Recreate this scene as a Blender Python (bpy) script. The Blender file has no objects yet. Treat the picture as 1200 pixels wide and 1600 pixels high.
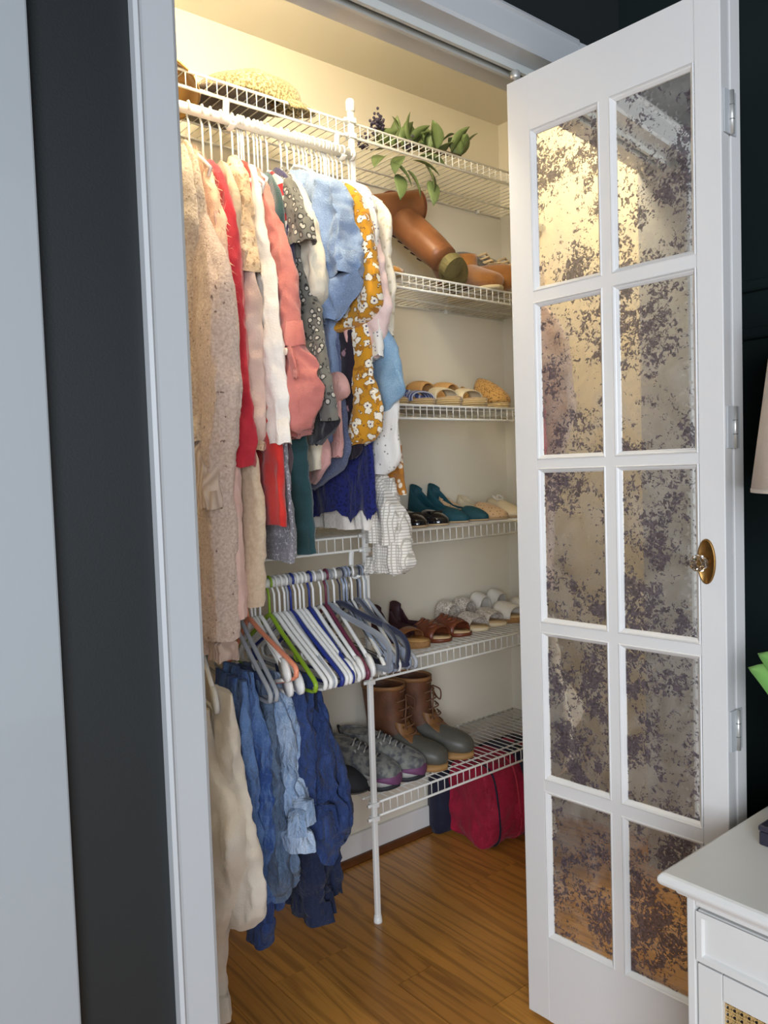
import bpy, bmesh, math, random
import numpy as np
from math import sin, cos, pi, radians
from mathutils import Vector, Matrix
random.seed(7)
SC = bpy.context.scene
COL = SC.collection

# ------------------------------------------------------------------ camera
F_PX, YAW, PITCH, ROLL, CAM_Z = 1230.6, radians(39.036), radians(2.878), radians(-1.885), 1.2048
_fw = Vector((sin(YAW)*cos(PITCH), cos(YAW)*cos(PITCH), -sin(PITCH)))
_rt = Vector((cos(YAW), -sin(YAW), 0)); _up = _rt.cross(_fw)
RT = _rt*cos(ROLL) + _up*sin(ROLL); UP = -_rt*sin(ROLL) + _up*cos(ROLL); FW = _fw
cd = bpy.data.cameras.new('camera'); cam = bpy.data.objects.new('camera', cd); COL.objects.link(cam)
cd.sensor_fit = 'VERTICAL'; cd.sensor_height = 24; cd.lens = 24*F_PX/1600; cd.clip_start = .02
m = Matrix((RT, UP, -FW)).transposed().to_4x4(); m.translation = Vector((0, 0, CAM_Z)); cam.matrix_world = m
SC.camera = cam
# ------------------------------------------------------------------ light
SC.view_settings.view_transform = 'Standard'; SC.view_settings.look = 'None'
SC.view_settings.gamma = 1; SC.view_settings.exposure = 0.47; SC.view_settings.use_curve_mapping = False
W = bpy.data.worlds.new('world'); SC.world = W; W.use_nodes = True
W.node_tree.nodes['Background'].inputs[0].default_value = (.87, .92, 1.0, 1)
W.node_tree.nodes['Background'].inputs[1].default_value = .62
def area(name, loc, to, sx, sy, power, col):
    l = bpy.data.lights.new(name, 'AREA'); l.shape = 'RECTANGLE'; l.size = sx; l.size_y = sy; l.energy = power; l.color = col
    o = bpy.data.objects.new(name, l); COL.objects.link(o); o.location = loc
    o.rotation_euler = (Vector(to)-Vector(loc)).to_track_quat('-Z', 'Y').to_euler(); return o
area('window_daylight', (-1.45, -1.6, 1.45), (1.3, 1.5, .6), 1.5, 1.6, 72, (.84, .90, 1.0))
BULB = (.86, 1.33, 2.335); BULB_STRENGTH = 98

# pixel of the photograph -> a point on a plane of the room
def ray(u, v): return FW + RT*((u-600)/F_PX) - UP*((v-800)/F_PX)
def onX(u, v, X): d = ray(u, v); return Vector((0, 0, CAM_Z)) + d*(X/d.x)
def onY(u, v, Y): d = ray(u, v); return Vector((0, 0, CAM_Z)) + d*(Y/d.y)
def onZ(u, v, Z): d = ray(u, v); return Vector((0, 0, CAM_Z)) + d*((Z-CAM_Z)/d.z)
ROD_Y = 1.62; ROD_Z = 2.012; LROD_Z = .952
def onG(u, v, X, phi):          # on the upright plane of a garment that hangs at X on the rod, turned by phi
    f = radians(phi); N = Vector((cos(f), -sin(f), 0)); n = Vector((-sin(f), -cos(f), 0))
    O = Vector((X, ROD_Y, 0)); C = Vector((0, 0, CAM_Z)); d = ray(u, v)
    P = C + d*((O-C).dot(N)/d.dot(N)); return (P-O).dot(n), P.z

# ------------------------------------------------------------------ object helpers
def tag(o, label=None, cat=None, group=None, kind=None):
    if label: o['label'] = label
    if cat: o['category'] = cat
    if group: o['group'] = group
    if kind: o['kind'] = kind
    return o
def empty(name, loc=(0, 0, 0), rz=0, label=None, cat=None, group=None, kind=None):
    o = bpy.data.objects.new(name, None); COL.objects.link(o); o.empty_display_size = .05
    o.location = loc; o.rotation_euler = (0, 0, rz); return tag(o, label, cat, group, kind)
def mesh(name, V, Fc, mat, parent=None, smooth=True, loc=None, rot=None):
    me = bpy.data.meshes.new(name); me.from_pydata([tuple(v) for v in V], [], Fc); me.update()
    return obj(name, me, mat, parent, smooth, loc, rot)
def obj(name, me, mat, parent=None, smooth=True, loc=None, rot=None):
    if mat and not me.materials: me.materials.append(mat)
    if smooth and len(me.polygons): me.polygons.foreach_set('use_smooth', [True]*len(me.polygons))
    o = bpy.data.objects.new(name, me); COL.objects.link(o)
    if parent: o.parent = parent
    if loc is not None: o.location = loc
    if rot is not None: o.rotation_euler = rot
    return o
def fix(o):
    bm = bmesh.new(); bm.from_mesh(o.data); bmesh.ops.remove_doubles(bm, verts=bm.verts, dist=1e-5)
    bmesh.ops.recalc_face_normals(bm, faces=bm.faces); bm.to_mesh(o.data); bm.free(); return o
def solid(o, t, off=0): md = o.modifiers.new('solid', 'SOLIDIFY'); md.thickness = t; md.offset = off; return o
def bevel(o, w, seg=2): md = o.modifiers.new('bevel', 'BEVEL'); md.width = w; md.segments = seg; md.limit_method = 'ANGLE'; return o
def subsurf(o, n=1): md = o.modifiers.new('sub', 'SUBSURF'); md.levels = n; md.render_levels = n; return o
class MB:
    def __init__(s): s.V = []; s.F = []
    def add(s, V, Fc):
        k = len(s.V); s.V += [tuple(v) for v in V]; s.F += [tuple(i+k for i in f) for f in Fc]; return s
    def box(s, a, b):
        x0, y0, z0 = a; x1, y1, z1 = b
        return s.add([(x0,y0,z0),(x1,y0,z0),(x1,y1,z0),(x0,y1,z0),(x0,y0,z1),(x1,y0,z1),(x1,y1,z1),(x0,y1,z1)],
                     [(0,3,2,1),(4,5,6,7),(0,1,5,4),(1,2,6,5),(2,3,7,6),(3,0,4,7)])
    def tube(s, pts, r, n=6, caps=True, flat=1.0):
        pts = [Vector(p) for p in pts]; V = []; Fc = []; ref = None
        for i, p in enumerate(pts):
            a = pts[max(i-1, 0)]; b = pts[min(i+1, len(pts)-1)]; t = (b-a).normalized()
            if ref is None: ref = Vector((1, 0, 0)) if abs(t.x) < .9 else Vector((0, 1, 0))
            u = (ref - t*ref.dot(t)).normalized(); w = t.cross(u); ref = u
            rr = r[i] if isinstance(r, (list, tuple)) else r
            for k in range(n):
                th = 2*pi*k/n; V.append(p + u*(rr*flat*cos(th)) + w*(rr*sin(th)))
        for i in range(len(pts)-1):
            for k in range(n):
                Fc.append((i*n+k, i*n+(k+1) % n, (i+1)*n+(k+1) % n, (i+1)*n+k))
        if caps: Fc.append(tuple(range(n))[::-1]); Fc.append(tuple(range((len(pts)-1)*n, len(pts)*n)))
        return s.add(V, Fc)
    def lathe(s, prof, n=24, c=(0, 0, 0)):
        V = []; Fc = []
        for r, z in prof:
            for k in range(n): V.append((c[0]+r*cos(2*pi*k/n), c[1]+r*sin(2*pi*k/n), c[2]+z))
        for i in range(len(prof)-1):
            for k in range(n): Fc.append((i*n+k, i*n+(k+1) % n, (i+1)*n+(k+1) % n, (i+1)*n+k))
        return s.add(V, Fc)
    def loft(s, rings, closed=True, cap0=False, cap1=False):
        n = len(rings[0]); V = [p for r in rings for p in r]; Fc = []
        for i in range(len(rings)-1):
            for k in range(n if closed else n-1):
                Fc.append((i*n+k, i*n+(k+1) % n, (i+1)*n+(k+1) % n, (i+1)*n+k))
        if cap0: Fc.append(tuple(range(n))[::-1])
        if cap1: Fc.append(tuple(range((len(rings)-1)*n, len(rings)*n)))
        return s.add(V, Fc)
    def build(s, name, mat, parent=None, smooth=True, loc=None, rot=None): return mesh(name, s.V, s.F, mat, parent, smooth, loc, rot)
def box(name, a, b, mat, parent=None, bev=0):
    o = MB().box(a, b).build(name, mat, parent, False)
    if bev: bevel(o, bev)
    return o
def ramp(pts, x):
    xs = [p[0] for p in pts]; ys = [p[1] for p in pts]; return float(np.interp(x, xs, ys))
def smoothpath(pts, n=6):
    P = [Vector(p) for p in pts]; out = []
    for i in range(len(P)-1):
        a = P[max(i-1, 0)]; b = P[i]; c = P[i+1]; d = P[min(i+2, len(P)-1)]
        for k in range(n):
            t = k/n; out.append(.5*((2*b)+(c-a)*t+(2*a-5*b+4*c-d)*t*t+(3*b-a-3*c+d)*t**3))
    return out+[P[-1]]

# ------------------------------------------------------------------ materials
def lin(h):
    if isinstance(h, str):
        h = h.lstrip('#'); c = [int(h[i:i+2], 16)/255 for i in (0, 2, 4)]
    else: c = h
    return tuple((x/12.92 if x <= .04045 else ((x+.055)/1.055)**2.4) for x in c)+(1,)
class NT:
    def __init__(s, name):
        s.m = bpy.data.materials.new(name); s.m.use_nodes = True; s.t = s.m.node_tree; s.b = s.t.nodes['Principled BSDF']
        s.out = s.t.nodes['Material Output']
    def n(s, typ, **kw):
        x = s.t.nodes.new('ShaderNode'+typ)
        for k, v in kw.items():
            if k in x.inputs: x.inputs[k].default_value = v
            else: setattr(x, k, v)
        return x
    def l(s, a, b): s.t.links.new(a, b); return s
    def coord(s, sc=(1, 1, 1), which='Object', rot=(0, 0, 0), rnd=0):
        tc = s.n('TexCoord'); mp = s.n('Mapping'); mp.inputs['Scale'].default_value = sc; mp.inputs['Rotation'].default_value = rot
        s.l(tc.outputs[which], mp.inputs['Vector']); o = mp.outputs[0]
        if rnd:
            oi = s.n('ObjectInfo'); mu = s.n('Math', operation='MULTIPLY'); mu.inputs[1].default_value = rnd; s.l(oi.outputs['Random'], mu.inputs[0])
            va = s.n('VectorMath', operation='ADD'); s.l(o, va.inputs[0]); s.l(mu.outputs[0], va.inputs[1]); o = va.outputs[0]
        return o
    def noise(s, vec, scale, detail=3, rough=.5, dist=0):
        x = s.n('TexNoise', Scale=scale, Detail=detail, Roughness=rough, Distortion=dist); s.l(vec, x.inputs['Vector']); return x.outputs['Fac']
    def voro(s, vec, scale, feature='F1', out='Distance', rand=1):
        x = s.n('TexVoronoi', Scale=scale, Randomness=rand); x.feature = feature; s.l(vec, x.inputs['Vector']); return x.outputs[out]
    def wave(s, vec, scale, dist=0, ds=1, dirn='X', detail=2):
        x = s.n('TexWave', Scale=scale, Distortion=dist, Detail=detail); x.inputs['Detail Scale'].default_value = ds; x.bands_direction = dirn; s.l(vec, x.inputs['Vector']); return x.outputs['Fac']
    def ramp(s, fac, stops, interp='LINEAR'):
        x = s.n('ValToRGB'); e = x.color_ramp; e.interpolation = interp
        while len(e.elements) < len(stops): e.elements.new(.5)
        for el, (p, c) in zip(e.elements, stops): el.position = p; el.color = c if not isinstance(c, (str,)) else lin(c)
        s.l(fac, x.inputs[0]); return x.outputs[0]
    def thr(s, fac, a, b):
        x = s.n('MapRange'); x.clamp = True; x.inputs[1].default_value = a; x.inputs[2].default_value = b; s.l(fac, x.inputs[0]); return x.outputs[0]
    def mix(s, fac, a, b):
        x = s.n('Mix'); x.data_type = 'RGBA'
        for v, i in ((fac, 0), (a, 6), (b, 7)):
            if hasattr(v, 'links'): s.l(v, x.inputs[i])
            elif i == 0: x.inputs[0].default_value = v
            else: x.inputs[i].default_value = lin(v) if not (isinstance(v, tuple) and len(v) == 4) else v
        return x.outputs[2]
    def math(s, op, a, b=0):
        x = s.n('Math', operation=op)
        for i, v in enumerate((a, b)):
            if hasattr(v, 'links'): s.l(v, x.inputs[i])
            else: x.inputs[i].default_value = v
        return x.outputs[0]
    def sep(s, vec): x = s.n('SeparateXYZ'); s.l(vec, x.inputs[0]); return x.outputs
    def bump(s, h, strength=.3, dist=.002):
        x = s.n('Bump', Strength=strength, Distance=dist); s.l(h, x.inputs['Height']); s.l(x.outputs[0], s.b.inputs['Normal']); return s
    def base(s, c):
        if hasattr(c, 'links'): s.l(c, s.b.inputs['Base Color'])
        else: s.b.inputs['Base Color'].default_value = lin(c)
        return s
    def p(s, **kw):
        names = dict(rough='Roughness', metal='Metallic', coat='Coat Weight', sheen='Sheen Weight', trans='Transmission Weight', spec='Specular IOR Level', ior='IOR', sss='Subsurface Weight', alpha='Alpha')
        for k, v in kw.items(): s.b.inputs[names[k]].default_value = v
        return s
_mc = {}
def plain(name, c, rough=.5, metal=0, coat=0, var=0, vscale=8, bump=0, bscale=60, c2=None, spec=.5):
    if name in _mc: return _mc[name]
    t = NT(name); t.p(rough=rough, metal=metal, coat=coat, spec=spec)
    v = t.coord()
    if var or c2:
        cc = lin(c); d = lin(c2) if c2 else tuple(x*(1-var) for x in cc[:3])+(1,)
        t.base(t.mix(t.thr(t.noise(v, vscale, 4), .3, .7), cc, d))
    else: t.base(c)
    if bump: t.bump(t.noise(v, bscale, 3), bump, .002)
    _mc[name] = t.m; return t.m
def fabric(name, c, c2=None, fleck=None, weave=260, bump=.35, rough=.9, sheen=.25, nscale=14, wr=.5, fscale=160, fth=(.66, .72)):
    if name in _mc: return _mc[name]
    t = NT(name); t.p(rough=rough, sheen=sheen, spec=.25); v = t.coord(rnd=3)
    cc = lin(c); d = lin(c2) if c2 else tuple(x*.82 for x in cc[:3])+(1,)
    col = t.mix(t.thr(t.noise(v, nscale, 4), .35, .68), cc, d)
    if fleck: col = t.mix(t.thr(t.noise(v, fscale, 2), *fth), col, fleck)
    t.base(col)
    h = t.math('ADD', t.math('MULTIPLY', t.noise(v, weave, 2), .4), t.math('MULTIPLY', t.noise(t.coord((1, 1, .45), rnd=3), 22, 3, .55, .4), wr*2.2))
    t.bump(h, bump, .006); _mc[name] = t.m; return t.m
def rib(name, c, c2, scale=90, dirn='Y'):
    if name in _mc: return _mc[name]
    t = NT(name); t.p(rough=.95, sheen=.3, spec=.2); v = t.coord(); w = t.wave(v, scale, 0, 0, dirn)
    t.base(t.mix(w, c2, c)); t.bump(w, .6, .003); _mc[name] = t.m; return t.m

M_white = plain('white_paint', '#e9e9e6', .38, bump=.05, bscale=90)
def paint(name, c, rough, coat=0, streak=.1):
    t = NT(name); t.p(rough=rough, coat=coat); t.base(c); v = t.coord((1, 1, .06)); t.bump(t.noise(v, 160, 3), streak, .001); return t.m
M_trim = paint('trim_gloss_paint', '#bec2c4', .32, .15, .12)
M_doorp = paint('door_satin_paint', '#dededc', .35, .1, .06)
M_walli = NT('closet_wall_paint').base('#e8e1cf').p(rough=.85); M_walli.bump(M_walli.noise(M_walli.coord(), 180, 3), .12, .001); M_walli = M_walli.m
M_ceil = NT('closet_ceiling_paint').base('#e4dfd2').p(rough=.9).m
t = NT('dark_wall_paint'); v = t.coord(); t.base(t.mix(t.noise(v, 1.3, 2), '#1d2122', '#262b2d')); t.p(rough=.5); t.bump(t.noise(v, 300, 2), .25, .001); M_dark = t.m
t = NT('dark_green_wall_paint'); v = t.coord(); t.base(t.mix(t.noise(v, 1.3, 2), '#10191a', '#1a2624')); t.p(rough=.42); t.bump(t.noise(v, 260, 2), .25, .001); M_darkg = t.m
M_wire = plain('white_vinyl_wire', '#f0efe8', .4)
M_plw = plain('white_plastic', '#eeede8', .35)
M_chrome = plain('brushed_nickel', '#cfcfca', .35, .6)
M_brass = plain('aged_brass', '#a07a44', .35, .9, var=.4, vscale=60)
t = NT('knob_glass'); t.base('#f4f2ec').p(rough=.03, trans=1, ior=1.5); M_glass = t.m
# oak plank
def oak():
    t = NT('oak_floor'); t.p(rough=.32, coat=.25); t.b.inputs['Coat Roughness'].default_value = .25
    oi = t.n('ObjectInfo'); rnd = oi.outputs['Random']
    v = t.coord((1, .10, 1), rnd=9)
    d = t.noise(v, 9, 3, .5, .8)
    vv = t.n('VectorMath', operation='ADD'); sc = t.n('VectorMath', operation='SCALE'); sc.inputs['Scale'].default_value = .14
    cx = t.n('CombineXYZ'); t.l(d, cx.inputs[0]); t.l(cx.outputs[0], sc.inputs[0]); t.l(v, vv.inputs[0]); t.l(sc.outputs[0], vv.inputs[1])
    w = t.wave(vv.outputs[0], 8.5, 3.0, .7, 'X', 3)
    fine = t.noise(t.coord((1, .022, 1), rnd=5), 330, 3)
    base = t.mix(rnd, '#d19544', '#ab7636')
    col = t.mix(t.math('MULTIPLY', t.thr(w, .58, 1), .5), base, '#6a3f18')
    col = t.mix(t.math('MULTIPLY', t.thr(fine, .52, .72), .4), col, '#5a3514')
    col = t.mix(t.thr(t.noise(t.coord((1, .5, 1), rnd=4), 3.5, 2), .45, .75), col, t.mix(.5, col, '#b9803a'))
    t.base(col); t.bump(t.math('ADD', w, fine), .08, .001); return t.m
M_oak = oak()
M_oakdark = plain('floor_gap_brown', '#2a180b', .8)
M_shoe_mould = plain('brown_stained_moulding', '#6b3f1d', .4, var=.3, vscale=20)
# antiqued mirror
def antique():
    t = NT('antiqued_mirror'); v = t.coord(rnd=17)
    big = t.noise(v, 11, 3, .55, .6); mid = t.noise(v, 85, 6, .68, 1.2); fine = t.noise(v, 260, 4, .65, .5)
    ring = t.voro(v, 38, 'F1'); 
    f = t.math('ADD', t.math('MULTIPLY', mid, .9), t.math('MULTIPLY', big, .75))
    f = t.math('ADD', f, t.math('MULTIPLY', fine, .32))
    f = t.math('ADD', f, t.math('MULTIPLY', t.math('ABSOLUTE', t.math('SUBTRACT', ring, .42)), -.22))
    mask = t.thr(f, .985, 1.012)
    t.b.inputs['Metallic'].default_value = 1; t.p(rough=.03); t.base('#efeae0')
    haze = t.thr(t.noise(v, 120, 3), .5, .75); t.l(t.math('MULTIPLY', haze, .22), t.b.inputs['Roughness'])
    d = t.n('BsdfPrincipled'); d.inputs['Roughness'].default_value = .35
    t.l(t.mix(t.thr(t.noise(v, 210, 3), .35, .65), '#2a222b', '#5e535c'), d.inputs['Base Color'])
    sv = t.n('BsdfPrincipled'); sv.inputs['Roughness'].default_value = .3; sv.inputs['Base Color'].default_value = lin('#cfcbc4')
    m0 = t.n('MixShader'); t.l(t.math('ADD', t.math('MULTIPLY', t.thr(t.noise(v, 14, 4, .6, .8), .38, .7), .22), .07), m0.inputs[0]); t.l(t.b.outputs[0], m0.inputs[1]); t.l(sv.outputs[0], m0.inputs[2])
    ms = t.n('MixShader'); t.l(t.math('MULTIPLY', mask, .85), ms.inputs[0]); t.l(m0.outputs[0], ms.inputs[1]); t.l(d.outputs[0], ms.inputs[2]); t.l(ms.outputs[0], t.out.inputs[0])
    return t.m
M_mirror = antique()

# ================================================================== STRUCTURE
JL, JR = .512, 1.430          # door opening
WF, WB = 1.070, 1.205         # room face and closet face of the front wall
BACK, CEIL = 1.947, 2.425
HEAD = 2.042
CL, CR = .34, 2.16            # closet side walls
# floor: slab with separate planks
fl = box('floor', (-2.4, -2.2, -.06), (2.4, 2.0, -.0125), M_oakdark); tag(fl, 'golden brown oak plank floor running into the closet', 'floor', kind='structure')
PW = .108; plank_me = {}
def plank(x, y0, ln):
    key = round(ln, 2)
    if key not in plank_me:
        g = .0007; mb = MB().box((g, g, -.012), (PW-g, key-g, 0)); me = bpy.data.meshes.new('plank'); me.from_pydata(mb.V, [], mb.F); me.materials.append(M_oak); plank_me[key] = me
    o = bpy.data.objects.new('plank', plank_me[key]); COL.objects.link(o); o.parent = fl; o.location = (x, y0, 0)
LENS = [.55, .75, .95, 1.15]
x = -.6
while x < 2.2:
    y = BACK - random.choice([.35, .5, .75, .95])
    ys = [BACK]
    while ys[-1] > -.6: ys.append(ys[-1]-random.choice(LENS))
    off = random.choice([0, .2, .35, .5])
    yy = BACK
    first = True
    while yy > -.6:
        ln = random.choice(LENS) if not first else random.choice([.35, .55, .75])
        plank(x, yy-ln, ln); yy -= round(ln, 2); first = False
    x += PW
def structure(name, o, label, cat='wall'): o.name = name; return tag(o, label, cat, kind='structure')
structure('wall_back', box('w', (CL-.05, BACK, 0), (CR+.05, BACK+.06, CEIL), M_walli), 'cream painted back wall of the closet behind the shelves')
structure('wall_left', box('w', (CL-.06, WB, 0), (CL, BACK, CEIL), M_walli), 'cream left side wall inside the closet')
structure('wall_right', box('w', (CR, WB, 0), (CR+.06, BACK, CEIL), M_walli), 'cream right side wall inside the closet')
structure('ceiling', box('w', (CL-.06, WB-.02, CEIL), (CR+.06, BACK+.06, CEIL+.05), M_ceil), 'cream closet ceiling', 'ceiling')
wf = MB().box((-2.4, WF, 0), (JL-.018, WB, 2.75)).box((JR+.018, WF, 0), (2.4, WB, 2.75)).box((JL-.018, WF, HEAD+.018), (JR+.018, WB, 2.75)).build('wall_front', M_dark, None, False)
structure('wall_front', wf, 'charcoal black painted wall around the closet opening')
wi = MB().box((CL, WB, 0), (JL-.018, WB+.004, CEIL)).box((JR+.018, WB, 0), (CR, WB+.004, CEIL)).box((JL-.018, WB, HEAD+.018), (JR+.018, WB+.004, CEIL)).build('wall_inner', M_walli, None, False)
structure('wall_inner', wi, 'cream inside face of the front wall above the closet opening')
wr = box('w', (1.6, -2.2, 0), (1.66, WF-.001, 2.75), M_darkg); structure('wall_side', wr, 'very dark green panelled wall right of the folded door')
for i, z in enumerate((1.555, 1.46)):
    o = MB().box((1.588, -2.2, z-.012), (1.6, WF-.002, z+.012)).build('panel_moulding', M_darkg, wr, False); bevel(o, .005)
o = MB().box((1.582, -2.2, 0), (1.6, WF-.002, .14)).build('panel_base', M_darkg, wr, False)
structure('ceiling_room', box('w', (-2.4, -2.2, 2.75), (2.4, WF, 2.8), M_darkg), 'dark room ceiling above the door', 'ceiling'); bpy.data.objects['ceiling_room'].name = 'ceiling_room'
# jambs, casing
tj = MB().box((JL-.018, WF, 0), (JL, WB, HEAD)).box((JR, WF, 0), (JR+.018, WB, HEAD)).box((JL-.018, WF, HEAD), (JR+.018, WB, HEAD+.018)).build('trim_1', M_trim, None, False)
structure('trim_1', tj, 'white painted jamb lining the closet opening', 'door jamb')
def casing(name, prof, axis, a, b, label):
    # prof: (across, proud) pairs, extruded from a to b
    V = []; n = len(prof)
    for t_ in (a, b):
        for s_, d_ in prof:
            V.append((s_, WF-d_, t_) if axis == 'z' else (t_, WF-d_, s_))
    Fc = [(i, (i+1) % n, n+(i+1) % n, n+i) for i in range(n)] + [tuple(range(n))[::-1], tuple(range(n, 2*n))]
    o = mesh(name, V, Fc, M_trim, None, False); fix(o); return structure(name, o, label, 'door casing')
cw = .066
pl_ = [(JL-cw, 0), (JL-cw, .016), (JL-cw+.006, .018), (JL-cw+.010, .014), (JL-cw+.014, .013), (JL-.006, .010), (JL, .006), (JL, 0)]
casing('trim_2', pl_, 'z', 0, HEAD+cw, 'white moulded door casing beside the hanging clothes')
pr_ = [(2*JR-(x_-JL+JR)+0, d) for x_, d in pl_]
pr_ = [(JR+(JL-x_), d) for x_, d in pl_]
casing('trim_3', pr_, 'z', 0, HEAD+cw, 'white moulded door casing behind the folded door')
ph_ = [(HEAD+(JL-x_), d) for x_, d in pl_]
casing('trim_4', ph_, 'x', JL-.0, JR+.0, 'white head casing above the closet opening')
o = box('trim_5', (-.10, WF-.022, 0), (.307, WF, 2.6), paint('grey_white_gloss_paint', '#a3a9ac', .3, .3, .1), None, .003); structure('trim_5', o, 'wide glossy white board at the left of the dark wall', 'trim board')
# baseboards in closet
o = MB().box((CL, BACK-.014, 0), (CR, BACK, .085)).build('baseboard_back', M_white, None, False); bevel(o, .004); structure('baseboard_back', o, 'white baseboard along the closet back wall', 'baseboard')
sm = []
for k in range(7): a_ = pi/2*k/6; sm.append((BACK-.014-.019*cos(a_), .019*sin(a_)))
sm += [(BACK-.014, 0)]
V = [(x_, y_, z_) for x_ in (CL, CR) for y_, z_ in sm]; n = len(sm)
o = mesh('trim_6', V, [(i, (i+1) % n, n+(i+1) % n, n+i) for i in range(n)], M_shoe_mould); fix(o); structure('trim_6', o, 'brown quarter round moulding at the foot of the baseboard', 'moulding')
# bifold track
tr = empty('door_track', (0, 0, HEAD), 0, 'grey metal sliding track under the head jamb', 'track')
M_trackm = plain('track_enamel', '#c4c8c4', .4); M_slot = plain('track_slot', '#6e716c', .6)
MB().box((JL, 1.108, -.016), (JR, 1.116, 0)).box((JL, 1.134, -.016), (JR, 1.142, 0)).build('track_rail', M_trackm, tr, False)
MB().box((JL, 1.116, -.006), (JR, 1.134, -.001)).build('track_slot', M_slot, tr, False)

# ================================================================== BIFOLD DOOR
ROWS = [(1.572, 1.882), (1.228, 1.535), (.888, 1.195), (.552, .853), (.208, .513)]
COLS = [(.063, .207), (.243, .391)]
DW, DT, DZ0, DZ1 = .445, .030, .015, 2.0
def door_panel(root, M4, knob, hinges, tagl):
    def P(s_, d_, z_): return M4 @ Vector((s_, d_, z_))
    def dbox(name, s0, s1, z0, z1, d0=0, d1=DT, mat=M_doorp, par=root, bev=.0):
        mb = MB().box((s0, d0, z0), (s1, d1, z1)); mb.V = [tuple(M4 @ Vector(q)) for q in mb.V]
        o = mb.build(name, mat, par, False)
        if bev: bevel(o, bev)
        return o
    e = .008
    dbox('stile', 0, COLS[0][0]-e, DZ0, DZ1, bev=.0015); dbox('stile', COLS[1][1]+e, DW, DZ0, DZ1, bev=.0015)
    dbox('top_rail', COLS[0][0]-e, COLS[1][1]+e, ROWS[0][1]+e, DZ1); dbox('bottom_rail', COLS[0][0]-e, COLS[1][1]+e, DZ0, ROWS[4][0]-e)
    dbox('centre_muntin', COLS[0][1]+e, COLS[1][0]-e, ROWS[4][0]-e, ROWS[0][1]+e)
    for i in range(4):
        for c in COLS: dbox('muntin', c[0]-e, c[1]+e, ROWS[i+1][1]+e, ROWS[i][0]-e)
    for z0, z1 in ROWS:
        for s0, s1 in COLS:
            pm = dbox('mirror_pane', s0-e, s1+e, z0-e, z1+e, .0095, .0135, M_mirror)
            # sticking: bevelled moulding ring proud of the glass
            mb = MB()
            for dd in (1, -1):
                prof = [(0, .0), (.0022, -.0018), (.004, .0015), (.006, .0028), (.010, .0075), (.010, .0105)]
                if dd < 0: continue
                rings = []
                for off, dep in prof:
                    o_ = e - off
                    a0, a1, b0, b1 = s0-o_, s1+o_, z0-o_, z1+o_
                    rings.append([(a0, dep, b0), (a1, dep, b0), (a1, dep, b1), (a0, dep, b1)])
                mb.loft(rings)
            mb.V = [tuple(M4 @ Vector(q)) for q in mb.V]
            fix(mb.build('glazing_moulding', M_doorp, root, False))
    if knob:
        k0 = (.411, 0, 1.030)
        ring = lambda rs, rz, d: [tuple(M4 @ Vector((k0[0]+rs*cos(2*pi*k/32), d, k0[2]+rz*sin(2*pi*k/32)))) for k in range(32)]
        mb = MB().loft([ring(.0165, .040, 0), ring(.0165, .040, -.0022), ring(.014, .0375, -.0042), ring(.0135, .037, -.0034), ring(.001, .003, -.0045)])
        pl = fix(mb.build('knob_plate', M_brass, root))
        rr = lambda r, d, n=8: [tuple(M4 @ Vector((k0[0]+r*cos(2*pi*(k+.5)/n), d, k0[2]+r*sin(2*pi*(k+.5)/n)))) for k in range(n)]
        fix(MB().loft([rr(.0075, -.004, 16), rr(.0085, -.010, 16), rr(.007, -.016, 16)], cap1=True).build('knob_shank', M_brass, pl))
        fix(MB().loft([rr(.009, -.015), rr(.0135, -.021), rr(.0155, -.029), rr(.0145, -.037), rr(.0105, -.042), rr(.0085, -.0405), rr(.001, -.039)], cap0=True).build('glass_knob', M_glass, pl, False))
    return P
NEAR = Vector((1.2757+.445*cos(radians(-86)), 1.1239+.445*sin(radians(-86)), 0))
def frame(o, ang, flip=False):
    c, s = cos(ang), sin(ang)
    return Matrix(((c, -s, 0, o[0]), (s, c, 0, o[1]), (0, 0, 1, 0), (0, 0, 0, 1)))
d1 = empty('door_1', (1.33, .9, 0.015), 0, 'white folding door with ten antiqued mirror panes standing open', 'door', kind='structure')
MA = Matrix.Translation((-1.33, -.9, -.015)) @ frame((1.2757, 1.1239), radians(-86))
door_panel(d1, MA, True, True, 'lead')
# second leaf folded behind the first (its outer face looks to the side wall)
hB = NEAR + Vector((.034, .001, 0))
angB = math.atan2(1.1239-hB.y, 1.372-hB.x)
MBm = Matrix.Translation((-1.33, -.9, -.015)) @ frame((hB.x, hB.y), angB) @ Matrix.Translation((0, -DT, 0))
MBm = MBm @ Matrix.Diagonal((1, 1, 1, 1))
def flipm(): return Matrix(((1, 0, 0, 0), (0, -1, 0, DT), (0, 0, 1, 0), (0, 0, 0, 1)))
door_panel(d1, MBm, False, False, 'rear')
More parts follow.
